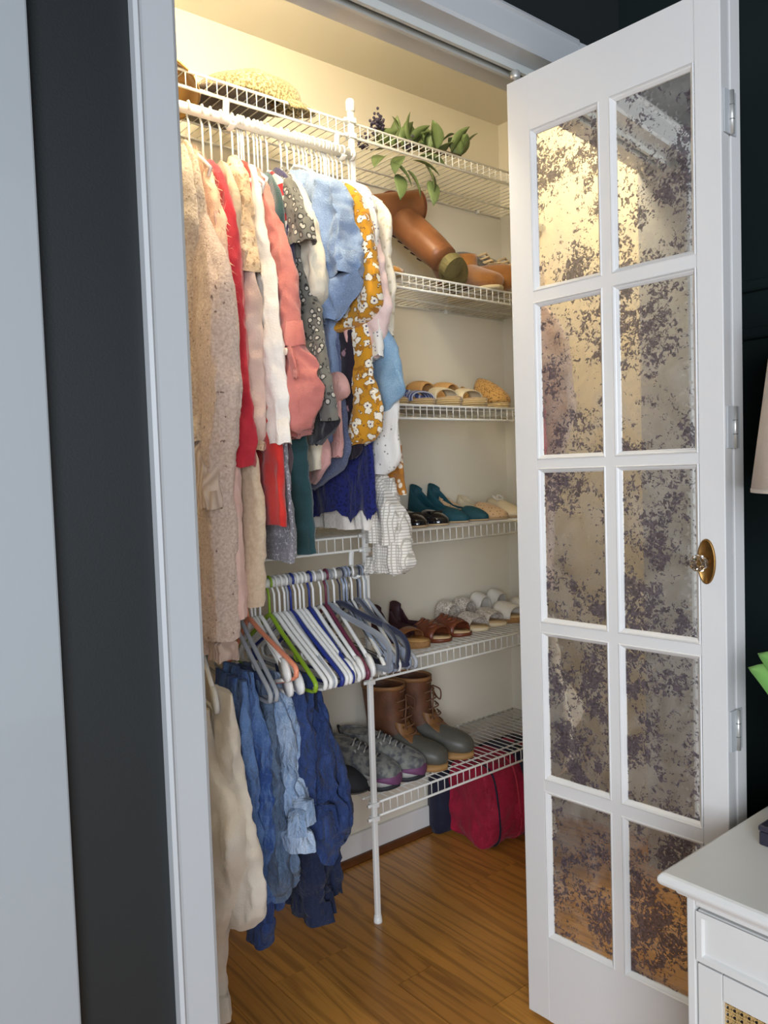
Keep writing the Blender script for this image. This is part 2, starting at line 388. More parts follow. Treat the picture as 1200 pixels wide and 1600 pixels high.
# knob at the back leaf
kb = MBm @ Vector((.035, 0, 1.03))
rr = lambda r, d, n=8: [tuple(MBm @ Vector((.035+r*cos(2*pi*(k+.5)/n), -d, 1.03+r*sin(2*pi*(k+.5)/n)))) for k in range(n)]
kp = fix(MB().loft([rr(.016, 0, 24), rr(.016, .003, 24), rr(.012, .005, 24)], cap1=True).build('knob_plate', M_brass, d1))
fix(MB().loft([rr(.008, .004), rr(.009, .018), rr(.0155, .028), rr(.0145, .037), rr(.01, .042)], cap0=True, cap1=True).build('glass_knob', M_glass, kp, False))
for zc in (1.795, 1.263, .731):     # hinges between the leaves
    c0 = MA @ Vector((DW, 0, zc)); hx = c0.x + .0285; hy = c0.y - .004
    h = MB(); h.tube([(hx, hy, c0.z-.036), (hx, hy, c0.z+.036)], .0042, 10); ho = h.build('hinge', M_chrome, d1)
    MB().box((hx-.021, hy+.0015, c0.z-.036), (hx-.003, hy+.0038, c0.z+.036)).build('hinge_leaf', M_trim, ho, False)
    MB().box((hx+.003, hy+.0015, c0.z-.036), (hx+.018, hy+.0038, c0.z+.036)).build('hinge_leaf', M_trim, ho, False)
    for zz in (-.012, .012):
        MB().tube([(hx, hy, c0.z+zz-.0008), (hx, hy, c0.z+zz+.0008)], .0047, 10).build('hinge_ring', M_slot, ho)
c0 = MA @ Vector((.012, .015, DZ1))
MB().lathe([(0, -.004), (.004, -.004), (.004, .010), (.0095, .010), (.0105, .014), (.0105, .024), (.008, .027), (0, .027)], 16, (c0.x, c0.y, c0.z)).build('track_roller', M_chrome, d1)

# ================================================================== CLOSET LAMP
M_globe = NT('lamp_globe_glow'); M_globe.base('#ffffff'); M_globe.b.inputs['Emission Color'].default_value = (1, .88, .66, 1); M_globe.b.inputs['Emission Strength'].default_value = BULB_STRENGTH; M_globe = M_globe.m
lp = empty('ceiling_lamp', (BULB[0], BULB[1], CEIL), 0, 'small round closet ceiling lamp with warm glowing globe', 'lamp')
MB().lathe([(0, 0), (.065, 0), (.068, -.012), (.045, -.03), (0, -.03)], 28).build('lamp_base', M_white, lp)
gl = [(.055*sin(pi*k/12), BULB[2]-CEIL-.012+.055*cos(pi*k/12)) for k in range(13)]
MB().lathe(gl, 24).build('lamp_globe', M_globe, lp)

# ================================================================== WIRE SHELVES
POST = (1.2554, 1.637); FR = 1.637
def wire_shelf(z, x0, x1, label, sag=None):
    r = empty('wire_shelf', ((x0+x1)/2, BACK, z), 0, label, 'wire shelf')
    L = x1-x0; hx = L/2; yf = FR-BACK; yb = -.004; lip = .0365
    def rail(name, y, zz, rad): MB().tube([(-hx, y, zz), (hx, y, zz)], rad, 8).build(name, M_wire, r)
    rail('front_rail', yf, 0, .0034); rail('lip_rail', yf-.001, -lip, .0034); rail('back_rail', yb, -.003, .003); rail('deck_rail', yf*.30, -.0046, .0026); rail('deck_rail', yf*.83, -.0046, .0026)
    mb = MB().tube([(0, yb, .001), (0, yf+.004, .001), (0, yf-.0015, -.003), (0, yf-.002, -lip)], .0014, 5)
    me = bpy.data.meshes.new('wire'); me.from_pydata(mb.V, [], mb.F); me.materials.append(M_wire)
    n = int(L/.0254)
    for i in range(n+1): obj('wire', me, None, r, True, (-hx+.002+i*(L-.004)/n, 0, 0))
    x = -hx+.25
    while x < hx:   # wall clips
        c = MB().box((-.006, -.012, -.009), (.006, 0, .004)).build('wall_clip', M_plw, r, False, (x, 0, 0)); bevel(c, .002); x += .36
    return r
SH = [(2.101, CL+.005, CR-.005, 'top wire shelf running the full closet width under the hats'),
      (1.74, POST[0]+.006, CR-.005, 'wire shelf holding the tan boots and suede shoes'),
      (1.387, POST[0]+.006, CR-.005, 'eye level wire shelf holding espadrilles and blue sandals'),
      (1.041, CL+.005, CR-.005, 'wire shelf holding flats and heels above the lower hangers'),
      (.690, POST[0]+.006, CR-.005, 'wire shelf holding slides and white sandals'),
      (.321, POST[0]+.006, CR-.005, 'lowest wire shelf holding the duck boots and trail shoes')]
for a in SH: wire_shelf(*a)
# support post
pp = empty('shelf_pole', (POST[0], POST[1]-.006, 0), 0, 'slim white pole holding the shelf fronts from floor to top', 'pole')
MB().box((-.0075, -.0065, .012), (.0075, .0065, 2.13)).build('pole', M_plw, pp, False)
bevel(pp.children[0], .003)
MB().lathe([(0, 0), (.012, 0), (.012, .004), (.010, .020), (0, .020)], 14).build('foot_cap', M_plw, pp)
MB().lathe([(.009, 2.125), (.012, 2.128), (.012, 2.150), (.009, 2.156), (0, 2.156)], 14).build('top_cap', M_plw, pp)
for z, *_ in SH:
    for dz, hh in ((.001, .007), (-.037, .007)):
        c = MB().box((-.011, -.011, z+dz-hh), (.011, .012, z+dz+hh)).build('shelf_clip', M_plw, pp, False); bevel(c, .002)
        MB().tube([(-.022, -.002, z+dz), (-.008, -.002, z+dz)], .005, 8).build('clip_knob', M_plw, c)
# rods
def rod(z, x0, x1, label):
    r = empty('closet_rod', ((x0+x1)/2, ROD_Y, z), 0, label, 'closet rod'); hx = (x1-x0)/2
    MB().tube([(-hx, 0, 0), (hx, 0, 0)], .0118, 18).build('tube', M_plw, r)
    MB().tube([(hx-.004, 0, 0), (hx+.006, 0, 0)], .0140, 18).build('end_cap', M_plw, r)
    for x in (-hx+.15, hx-.03, -hx+.56):
        s = MB().tube(smoothpath([(x, .016, .05+(SH[0][0]-ROD_Z-.085)), (x, .020, .02), (x, .012, -.012), (x, 0, -.0165), (x, -.012, -.010)], 4), .004, 6, True, 2.2).build('rod_hook', M_plw, r)
    return r
rod(ROD_Z, CL+.004, POST[0]-.010, 'white upper clothes rod below the top shelf')
rod(LROD_Z, CL+.004, POST[0]-.010, 'white lower rod crowded with empty hangers')
# ================================================================== CLOTHES
from mathutils import noise as mn
def slab(name, near, width, thick, mat, parent, X, phi, seed=0, fold=.006, kf=38, n=60, nz=64, xoff=0, rag=0, far=None, wr=1.0, seam=False):
    """Hanging cloth as a flattened, pleated and creased tube: near = outline of the edge towards the room, width = how far it reaches back."""
    fold *= 1.35; wr *= 1.35; rnd = random.Random(seed*13+5)
    pts = [onG(u, v, X, phi) for u, v in near]
    for i in range(1, len(pts)):                                    # keep it falling
        if pts[i][1] > pts[i-1][1]-.004: pts[i] = (pts[i][0], pts[i-1][1]-.004)
    zs = [p[1] for p in pts]; ss = [p[0] for p in pts]
    def fit(a):
        a = a if isinstance(a, (list, tuple)) else [a]*len(pts)
        return list(np.interp(np.linspace(0, 1, len(pts)), np.linspace(0, 1, len(a)), a))
    wl, tl = fit(width), fit(thick)
    zq = np.linspace(zs[0], zs[-1], nz); zi = zs[::-1]
    S1 = np.interp(zq, zi, ss[::-1]); Wd = np.interp(zq, zi, wl[::-1]); T = np.interp(zq, zi, tl[::-1])
    k = np.ones(5)/5
    def sm(a): b = np.convolve(np.pad(a, 2, mode='edge'), k, 'valid'); b[0] = a[0]; b[-1] = a[-1]; return b
    S1, Wd, T = sm(S1), sm(Wd), sm(T)
    if far == 'mirror': S0 = -np.minimum(np.abs(S1)+.01, .205); S0 = np.minimum(S0, S1-.03)
    else: S0 = S1-Wd
    z0 = zs[-1]; L = zs[0]-zs[-1]
    ph = [rnd.uniform(0, 6.28) for _ in range(8)]; o3 = Vector((ph[6]*9, ph[7]*7, seed*3.1))
    V = []; Fc = []
    for i, z in enumerate(zq):
        g = (zs[0]-z)/max(L, 1e-3); mid = (S0[i]+S1[i])/2; a = (S1[i]-S0[i])/2; b = T[i]/2*(.45+.55*min(1, g*6))
        amp = fold*(.25+.75*min(1, g*1.5)); ew = wr*(.5+.5*min(1, g*3))
        for j in range(n):
            th = 2*pi*j/n; c, s = cos(th), sin(th)
            sx = mid + a*math.copysign(abs(c)**.8, c)
            w1 = kf*sx+ph[0]+1.1*sin(2.3*z+ph[1])+1.5*mn.noise(Vector((sx*4, z*1.6, ph[2])))
            f1 = (1-2*abs(sin(w1*.5)))*.9 + .5*sin(kf*1.9*sx+ph[2]+2.2*z)          # pleats with sharp valleys
            nn = mn.fractal(Vector((sx*13, z*7.5, s*.5))+o3, .9, 2.0, 3)
            cr = mn.noise(Vector((sx*30+z*16, z*22-sx*12, s))+o3)
            x = b*math.copysign(abs(s)**.55, s) + amp*f1*.9 + ew*(.0060*nn + .0030*(1-2*abs(cr))) + xoff
            ee = abs(c)**3
            sx += ee*ew*(.0060*mn.noise(Vector((z*15, s*1.4, ph[3])))+.0035*mn.noise(Vector((z*44, s*2.2, ph[5])))) + .12*b*ee*sin(3*th+ph[4]+4*z)
            zz = z
            if i == nz-1: zz = z + (rag*sin(9*th+ph[0])*(.6+.4*sin(23*th+ph[2])) if rag else .0022*sin(4*th+ph[1]+9*sx))
            V.append((x, -sx, zz-z0))
    for i in range(nz-1):
        for j in range(n): Fc.append((i*n+j, i*n+(j+1) % n, (i+1)*n+(j+1) % n, (i+1)*n+j))
    k0 = len(V); V += V[:n]; Fc.append(tuple(range(k0, k0+n))[::-1])
    # hem turned up inside, with a crisp edge
    k0 = len(V); last = (nz-1)*n; cx = sum(V[last+j][0] for j in range(n))/n; cm = -((S0[-1]+S1[-1])/2)
    V += [V[last+j] for j in range(n)]
    for j in range(n):
        x, y, zz = V[last+j]; V.append((cx+(x-cx)*.75, y+(cm-y)*.06, zz+min(.05, L*.25)))
    for j in range(n): Fc.append((k0+j, k0+(j+1) % n, k0+n+(j+1) % n, k0+n+j))
    Fc.append(tuple(range(k0+n, k0+2*n)))
    me = bpy.data.meshes.new(name); me.from_pydata(V, [], Fc); me.update()
    o = obj(name, me, mat, parent); o.location.z = z0 - parent.location.z
    bm = bmesh.new(); bm.from_mesh(me); bmesh.ops.recalc_face_normals(bm, faces=bm.faces); bm.to_mesh(me); bm.free()
    if seam:
        j = int(n*seam); P = [V[i*n+j] for i in range(3, nz-1)]
        MB().tube([(p[0]-.0006, p[1], p[2]) for p in P], .0013, 5).build('side_seam', M_thread, o)
    return o
GI = [0]
def garment(name, label, cat, X, phi, parts, group=None, rodz=None, hang=True, hcol=None, hl=None):
    zmin = min(onG(u, v, X, phi)[1] for p in parts for u, v in p[1])
    e = empty(name, (X, ROD_Y, zmin), radians(-phi), label, cat, group)
    for p in parts:
        GI[0] += 1
        kw = dict(p[5]) if len(p) > 5 else {}
        slab(p[0], p[1], p[2], p[3], p[4], e, X, phi, seed=GI[0], **kw)
    if hang:
        pts = [onG(u, v, X, phi) for u, v in parts[0][1]]
        ln = max(.06, min(.17, max(p[0] for p in pts[:3])-.02)); zt = pts[0][1]
        up_hanger(X, phi, ln, zt, hcol or M_plw, hl or 'white plastic hanger holding the '+name.replace('_', ' '))
    return e
def hook_pts(neck, r=.0150):
    return [(0, r*cos(a), r*sin(a)) for a in [radians(q) for q in (215, 180, 150, 120, 90, 60, 30, 0, -25)]] + [(0, r*.55, -r*1.15), (0, .001, -r*1.9), (0, 0, -neck)]
def up_hanger(X, phi, ln, zt, mat, label):
    neck = max(.05, ROD_Z-zt-.012)
    e = empty('clothes_hanger', (X, ROD_Y, ROD_Z), radians(-phi), label, 'hanger', 'hangers on the upper rod')
    MB().tube(hook_pts(neck), .0026, 6).build('hook', mat, e)
    dz = .55*ln
    MB().tube([(0, ln, -neck-dz), (0, ln*.4, -neck-dz*.3), (0, 0, -neck), (0, -ln*.4, -neck-dz*.3), (0, -ln, -neck-dz), (0, -ln*.9, -neck-dz-.012), (0, 0, -neck-dz-.014), (0, ln*.9, -neck-dz-.012), (0, ln, -neck-dz)], .004, 6, False).build('hanger_body', mat, e)

# --- fabric looks
F_teddy = fabric('oatmeal_teddy_knit', '#ead9c4', '#ceb59c', '#ae917a', 240, .9, nscale=190, fscale=150, fth=(.58, .72))
F_speck = fabric('speckled_oatmeal_knit', '#dcc6b7', '#bfa595', '#7d655a', 240, .8, nscale=190, fscale=110, fth=(.67, .73))
F_peach = fabric('peach_fuzzy_knit', '#f0cfb4', '#e3ba9c', None, 300, .6)
F_pinkkn = fabric('pale_pink_knit', '#e3bfb0', '#d2a99c', None, 300, .5)
F_crim = fabric('crimson_knit', '#c4303c', '#a3222f', None, 300, .35)
F_bei = fabric('beige_jersey', '#dcc3b2', '#c9ab9b', None, 260, .4)
F_croch = fabric('beige_crochet', '#e2caaa', '#c7a986', '#a3835f', 200, .9, fscale=130, fth=(.55, .68))
F_redor = fabric('red_orange_knit', '#d8392f', '#bd2a26', None, 300, .3)
F_whit = fabric('white_cotton', '#efe9de', '#ddd3c7', None, 260, .45)
F_mar = fabric('maroon_jersey', '#5d2a38', '#48202c', None, 260, .4)
F_salm = fabric('salmon_twill', '#cd8075', '#bb6c63', None, 260, .45)
F_green = fabric('dark_green_velvet', '#25474b', '#16302f', None, 260, .5, sheen=.6)
F_navy = fabric('navy_knit', '#38345a', '#2a2746', None, 260, .4)
F_cream = fabric('cream_jersey', '#e6dcc6', '#d2c6ac', None, 260, .4)
F_blue = fabric('chambray_blue', '#8ba0c0', '#7289ab', '#9db0cb', 320, .75, fscale=520, fth=(.5, .7))
F_slate = fabric('slate_chambray', '#5f6680', '#4d5570', '#7d869c', 320, .4, fscale=520, fth=(.55, .7))
F_pink = fabric('dusty_pink_satin', '#d8a8a0', '#c4928c', None, 260, .45)
F_lpink = fabric('pale_pink_satin', '#ecd3cc', '#dcbdb6', None, 260, .5)
F_den = fabric('light_wash_denim', '#8fb0c9', '#7296b4', '#a5c1d4', 320, .5, fscale=520, fth=(.52, .7))
F_gray = fabric('grey_marl', '#8d8b90', '#77757b', '#c9c7ca', 320, .5, fscale=220, fth=(.56, .66))
F_pants = fabric('cream_twill', '#e2d8c8', '#d3c7b5', None, 260, .4)
def pat(name, fn, rough=.9, bump=.4):
    t = NT(name); t.p(rough=rough, sheen=.2, spec=.25); v = t.coord(rnd=3); t.base(fn(t, v))
    t.bump(t.noise(t.coord((1, 1, .45)), 22, 3, .55, .4), bump, .01); return t.m
def leopard(t, v):
    d = t.voro(v, 62); edge = t.math('ABSOLUTE', t.math('SUBTRACT', t.math('ADD', d, t.math('MULTIPLY', t.noise(v, 60, 2), .35)), .52))
    spot = t.thr(edge, .10, .04); core = t.thr(d, .34, .26)
    c = t.mix(core, '#6c6a63', '#b8b4a8'); return t.mix(spot, c, '#2e2d2c')
def mustard(t, v):
    d = t.voro(v, 50); n = t.noise(v, 130, 2)
    pet = t.thr(t.math('ADD', d, t.math('MULTIPLY', t.math('SUBTRACT', n, .5), .7)), .50, .42)
    c = t.mix(pet, '#c98d22', '#efe6d2'); edge = t.thr(t.math('ABSOLUTE', t.math('SUBTRACT', t.math('ADD', d, t.math('MULTIPLY', t.math('SUBTRACT', n, .5), .7)), .47)), .05, .02)
    c = t.mix(edge, c, '#6b4a2a'); c = t.mix(t.thr(d, .16, .11), c, '#5a5670')
    return t.mix(t.thr(t.noise(v, 46, 2), .60, .64), c, '#a86f1c')
def darkfl(t, v):
    d = t.voro(v, 30); n = t.noise(v, 80, 2); return t.mix(t.thr(t.math('ADD', d, t.math('MULTIPLY', n, .6)), .58, .5), '#241c26', '#a98189')
def dots(base, dot, sc, r):
    return lambda t, v: t.mix(t.thr(t.voro(v, sc), r+.06, r), base, dot)
def grid(t, v):
    w = t.math('MAXIMUM', t.thr(t.wave(v, 44, 0, 0, 'Y'), .74, .92), t.thr(t.wave(v, 44, 0, 0, 'Z'), .74, .92)); return t.mix(w, '#eee9df', '#b9b2a6')
def rust(t, v):
    d = t.voro(v, 60); return t.mix(t.thr(t.math('ADD', d, t.math('MULTIPLY', t.noise(v, 70, 2), .5)), .66, .55), '#b4762e', '#f0e2cd')
def stripes(t, v):
    w = t.thr(t.wave(v, 5.5, 0, 0, 'Z'), .45, .5); return t.mix(w, '#e6ddd0', '#b3252c')
def fair(t, v):
    s = t.sep(v); w = t.wave(v, 9, 6, 3, 'Z', 1); c = t.mix(t.thr(w, .45, .6), '#d9cdc2', '#a88f80')
    zig = t.wave(t.coord((1, 1, 1), rot=(radians(40), 0, 0)), 22, 2, 1, 'Y'); c = t.mix(t.math('MULTIPLY', t.thr(zig, .6, .75), .5), c, '#efe9e2')
    sil = t.thr(s[2], .13, .09); n = t.noise(v, 240, 2); c2 = t.mix(t.thr(n, .42, .6), '#6f6c70', '#e3e0de'); c = t.mix(sil, c, c2)
    top = t.thr(s[2], .40, .55); return t.mix(top, c, t.mix(t.noise(v, 120, 2), '#b49a7e', '#dcc8ad'))
def lace(t, v):
    return t.mix(t.thr(t.voro(v, 120), .45, .35), '#1c2468', '#11164a')
P_leo = pat('leopard_print', leopard); P_mus = pat('mustard_floral_print', mustard); P_dkf = pat('dark_floral_print', darkfl)
P_tiny = pat('tiny_floral_print', dots('#ebe6dc', '#7b7890', 95, .17)); P_eye = pat('eyelet_cotton', dots('#ece8e0', '#8f8a84', 85, .17))
P_grid = pat('grid_gauze', grid); P_rust = pat('rust_print', rust); P_str = pat('red_white_stripe', stripes); P_fair = pat('patterned_knit', fair); P_lace = pat('navy_crochet_lace', lace, .85, .8)
P_clace = pat('cream_lace', dots('#e9e1cd', '#cfc4a8', 70, .25))
R_oat = rib('oatmeal_rib', '#dcc8b6', '#bda491', 36); R_sp = rib('speckled_rib', '#cdb5a6', '#ab9284', 36)
MIR = dict(far='mirror')
G = garment
G('teddy_sweater', 'oatmeal teddy knit sweater hanging nearest the door casing', 'sweater', .735, 6, [
  ('body', [(292,218),(304,240),(311,290),(312,365),(310,515),(314,640),(318,740),(326,850)], .2, [.03,.05,.05,.05], F_teddy, dict(far='mirror', fold=.008)),
  ('sleeve', [(298,228),(308,270),(313,330),(313,440),(317,540),(328,640),(337,690)], [.04,.07,.09,.09,.09,.08,.07], .05, F_teddy, dict(xoff=-.02, fold=.004, kf=60)),
  ('cuff', [(336,684),(340,710),(347,752),(352,794)], [.068,.062,.06,.064], .046, R_oat, dict(xoff=-.02, fold=.001, nz=14))], hang=False)
G('long_cardigan', 'long speckled oatmeal cardigan hanging down past the lower hangers', 'cardigan', .757, 8, [
  ('body', [(304,240),(312,290),(325,352),(345,402),(355,452),(361,540),(364,640),(352,747),(338,850),(330,1020)], .2, [.03,.06,.06,.05], F_speck, dict(far='mirror', fold=.01)),
  ('sleeve', [(338,390),(354,452),(361,540),(366,622),(361,679),(355,747),(355,841),(357,966),(359,1002)], [.05,.08,.09,.09,.09,.08,.075,.065,.06], .06, F_speck, dict(xoff=-.008, fold=.004)),
  ('cuff', [(358,1000),(360,1016),(360,1034)], [.058,.056,.058], .052, R_sp, dict(xoff=-.008, fold=.001, nz=10))], hang=False)
fz = G('fuzzy_sweater', 'peach fuzzy eyelash knit sweater beside the crimson one', 'sweater', .80, 12, [
  ('body', [(306,234),(322,260),(335,302),(345,352),(352,425),(354,520),(352,640)], .2, [.03,.045,.045,.04], F_peach, MIR),
  ('sleeve', [(340,330),(352,425),(362,640),(367,780),(371,850),(373,968)], [.05,.06,.06,.055,.055,.055], .04, F_pinkkn, dict(xoff=.0, fold=.003))])
G('crimson_sweater', 'crimson red long sleeved sweater near the left of the rod', 'sweater', .832, 13, [
  ('body', [(327,248),(337,255),(348,277),(358,340),(362,415),(366,527),(372,640),(372,690)], .2, [.025,.04,.04], F_crim, MIR),
  ('sleeve', [(345,268),(356,300),(363,340),(370,415),(377,527),(387,640),(390,712),(388,729)], [.05,.08,.09,.085,.075,.07,.062,.06], [.03,.04,.042,.036], F_crim, dict(xoff=-.004, fold=.004))])
G('patterned_sweater', 'tan knit sweater with a patterned and silver sparkle lower body', 'sweater', .852, 14, [
  ('body', [(345,250),(352,255),(366,277),(372,327),(372,402),(380,560),(392,680),(401,780),(405,880),(403,948)], .2, [.03,.045,.04,.045], P_fair, dict(far='mirror', fold=.005))])
G('balloon_sleeve_top', 'beige top with crochet yoke and gathered balloon sleeves', 'blouse', .877, 11, [
  ('body', [(366,243),(377,247),(384,277),(388,327),(394,420),(398,540),(400,640),(402,690)], .2, [.03,.04,.04], F_bei, MIR),
  ('sleeve_yoke', [(374,244),(385,270),(391,327),(398,377),(403,424)], [.04,.07,.08,.09,.10], [.034,.05], F_croch, dict(xoff=-.01, fold=.003)),
  ('sleeve', [(402,421),(406,477),(409,540),(415,640),(418,672),(414,690)], [.095,.11,.115,.11,.09,.055], [.05,.06,.055,.04], F_bei, dict(xoff=-.012, fold=.007, kf=70)),
  ('cuff', [(414,688),(416,694),(416,703)], .058, .042, F_croch, dict(xoff=-.012, fold=.001, nz=8))])
G('red_orange_sweater', 'bright red orange sweater with its hem below the white sleeve', 'sweater', .906, 14, [
  ('body', [(380,250),(388,255),(397,327),(402,390),(417,560),(436,716),(444,806),(442,822)], .2, [.025,.034,.034,.03], F_redor, dict(far='mirror', fold=.004))])
G('white_shirt', 'white shirt with long narrow sleeve beside the salmon shirt', 'shirt', .921, 14, [
  ('body', [(390,256),(400,262),(405,315),(412,415),(424,540),(430,640)], .2, [.025,.03], F_whit, MIR),
  ('sleeve', [(396,258),(405,285),(409,330),(419,415),(438,540),(447,660),(450,693)], [.04,.07,.08,.08,.075,.065,.06], [.028,.036,.034], F_whit, dict(xoff=-.005, fold=.004, kf=60))])
G('maroon_top', 'maroon top showing only below the white sleeve cuff', 'top', .934, 12, [
  ('body', [(392,264),(405,320),(425,480),(442,640),(452,740),(453,766)], .2, .026, F_mar, MIR)])
G('grey_marl_sweater', 'grey marl sweater hem under the red orange sweater', 'sweater', .928, 15, [
  ('body', [(388,264),(402,320),(418,480),(434,640),(448,780),(454,860),(452,880)], .2, .024, F_gray, MIR)])
sal = G('salmon_shirt', 'salmon pink shirt with rolled up sleeve and button tab', 'shirt', .947, 7, [
  ('body', [(402,262),(412,274),(424,300),(436,400),(450,520),(460,640)], .2, [.025,.036], F_salm, MIR),
  ('sleeve', [(408,268),(422,296),(432,326),(450,389),(464,464),(474,520),(478,540)], [.04,.07,.09,.10,.105,.10,.095], [.03,.045,.05,.045], F_salm, dict(xoff=-.008, fold=.006, kf=46)),
  ('rolled_cuff', [(473,530),(485,560),(491,590),(493,630),(490,668),(474,684)], [.09,.105,.115,.12,.10,.05], [.04,.052,.058,.058,.03], F_salm, dict(xoff=-.010, fold=.012, kf=110, nz=34, wr=2.2))])
pt = onG(452, 549, .905, 7)
MB().lathe([(0, .004), (.0055, .004), (.0075, .002), (.0075, 0), (0, 0)], 16).build('button', plain('cream_button', '#e7d9c4', .3), sal, True, (-.046, -pt[0], pt[1]-sal.location.z), (0, radians(-90), 0))
slab('button_tab', [(455,540),(462,560),(468,590)], .022, .006, F_salm, sal, .905, 7, 91, fold=.001, xoff=-.042, nz=12, wr=.3)
G('green_velvet_dress', 'dark green velvet dress hanging to the lower rod', 'dress', .962, 10, [
  ('body', [(418,268),(428,278),(437,302),(442,340),(447,420),(456,560),(468,660),(474,760),(481,866)], .2, [.025,.034,.04,.04], F_green, dict(far='mirror', fold=.008, kf=70))])
G('striped_tee', 'red and white striped tee showing a thin edge', 'shirt', .971, 11, [
  ('body', [(426,268),(437,278),(442,305),(445,345),(448,385),(452,460)], .2, .02, P_str, MIR)])
G('navy_cardigan', 'navy cardigan pressed against the leopard tee', 'cardigan', .981, 11, [
  ('body', [(432,262),(442,268),(449,285),(452,340),(458,401),(467,461),(471,560)], .2, .028, F_navy, MIR)])
G('leopard_tee', 'grey leopard print tee with short sleeve', 'shirt', .997, 8, [
  ('body', [(440,258),(449,266),(460,283),(467,330),(470,380),(474,424),(490,484),(504,542),(519,599),(526,656)], .2, [.025,.036,.04], P_leo, dict(far='mirror', fold=.006)),
  ('sleeve', [(448,264),(462,284),(478,323),(488,356),(490,376)], [.05,.09,.12,.125,.125], [.03,.045,.05], P_leo, dict(xoff=-.012, fold=.003)),
  ('lining', [(521,640),(527,662),(514,684),(500,694)], [.12,.12,.08,.05], .02, fabric('black_jersey', '#25242a', '#1a1a1f'), dict(fold=.003, nz=14))])
G('cream_tee', 'cream tee with turned up sleeve beside the chambray blouse', 'shirt', 1.035, 10, [
  ('body', [(455,268),(470,285),(477,310),(482,360),(488,420),(494,480),(496,600),(497,735)], .2, [.025,.035], F_cream, MIR),
  ('sleeve', [(462,276),(478,304),(490,340),(504,401),(509,440),(506,462),(492,480)], [.05,.08,.1,.12,.12,.10,.05], [.03,.045,.045], F_cream, dict(xoff=-.008, fold=.004))])
G('pink_tee', 'pale pink tee with hem peeking out below the chambray blouse', 'top', 1.052, 6, [
  ('body', [(470,272),(485,300),(495,400),(500,600),(512,700),(519,726),(506,742),(488,756)], .2, .024, F_pink, MIR)])
G('chambray_blouse', 'light blue chambray blouse with puffed elbow sleeve', 'blouse', 1.072, 0, [
  ('body', [(462,266),(480,272),(506,300),(518,400),(520,499),(519,556),(526,642),(531,706)], .2, [.03,.05,.05,.045], F_blue, dict(far='mirror', fold=.012, wr=1.5)),
  ('sleeve', [(478,268),(512,273),(536,284),(545,308),(556,361),(566,410),(568,428)], [.06,.10,.13,.14,.15,.155,.14], [.03,.055,.075,.085,.06], F_blue, dict(xoff=-.018, fold=.013, kf=75, wr=1.8)),
  ('sleeve_flounce', [(567,424),(565,440),(553,470),(540,500)], [.135,.135,.10,.06], [.055,.07,.06,.03], F_blue, dict(xoff=-.02, fold=.006, kf=70, nz=20))])
G('slate_shirt', 'slate blue shirt with curved tail below the chambray blouse', 'shirt', 1.086, 0, [
  ('body', [(478,274),(505,300),(520,400),(528,560),(540,660),(550,712),(530,738),(500,758),(488,766)], .2, .026, F_slate, dict(far='mirror', fold=.003))])
pk = G('pink_tie_blouse', 'dusty pink blouse with a tied bow at the waist', 'blouse', 1.098, 0, [
  ('body', [(486,276),(515,320),(533,420),(541,493),(544,560),(543,610)], .2, .03, F_pink, MIR),
  ('bow', [(545,582),(557,600),(559,618),(548,626)], [.03,.055,.06,.04], [.02,.035,.035,.02], F_pink, dict(xoff=-.03, fold=.004, nz=14)),
  ('tie_end', [(546,622),(548,650),(550,690),(550,713)], [.026,.03,.034,.036], .014, F_pink, dict(xoff=-.03, fold=.003, nz=14))])
G('dark_floral_blouse', 'black blouse with dusky flowers behind the pink bow', 'blouse', 1.108, 0, [
  ('body', [(492,278),(520,320),(545,440),(556,560),(562,640),(564,700),(553,717)], .2, .024, P_dkf, MIR)])
G('mustard_dress', 'mustard yellow floral dress with short flutter sleeve', 'dress', 1.124, 0, [
  ('body', [(520,280),(540,286),(556,300),(567,400),(572,500),(577,556),(591,628),(596,684),(572,695)], .2, [.025,.04,.045,.045], P_mus, dict(far='mirror', fold=.007)),
  ('sleeve', [(530,282),(556,290),(570,305),(583,355),(592,420),(598,478),(578,506),(550,520)], [.05,.08,.09,.10,.11,.12,.09,.04], [.03,.045,.055,.05], P_mus, dict(xoff=-.014, fold=.006))])
G('tiny_print_blouse', 'white blouse with tiny dark flowers beside the mustard dress', 'blouse', 1.138, 0, [
  ('body', [(535,280),(560,285),(573,291),(582,314),(590,400),(596,500),(598,556)], .2, [.024,.034], P_tiny, MIR)])
G('navy_lace_top', 'navy blue crochet lace top with scalloped hem', 'top', 1.150, 0, [
  ('body', [(528,282),(560,310),(575,420),(580,560),(585,700),(590,760),(590,806)], .2, [.024,.03,.04], P_lace, dict(far='mirror', fold=.004, rag=.02, n=72))])
G('pale_pink_blouse', 'pale pink satin blouse with wide drooping sleeve', 'blouse', 1.160, 0, [
  ('body', [(540,284),(570,310),(584,360),(590,450),(592,540)], .2, [.024,.03], F_lpink, MIR),
  ('sleeve', [(575,316),(592,360),(605,407),(616,484),(608,513),(596,559)], [.05,.08,.11,.15,.12,.05], [.03,.045,.05,.04], F_lpink, dict(xoff=-.012, fold=.006))])
G('light_denim_top', 'light wash denim top with raw flared hem', 'top', 1.174, 0, [
  ('body', [(545,286),(576,320),(592,400),(604,507),(616,528),(626,570),(634,611),(614,632),(598,645)], .2, [.024,.034,.04,.03], F_den, dict(far='mirror', fold=.006))])
G('white_pleated_top', 'off white pleated top hem below the navy lace', 'top', 1.166, 0, [
  ('body', [(542,286),(565,330),(575,600),(582,790),(580,828)], .2, .03, F_whit, dict(far='mirror', fold=.009, kf=90))])
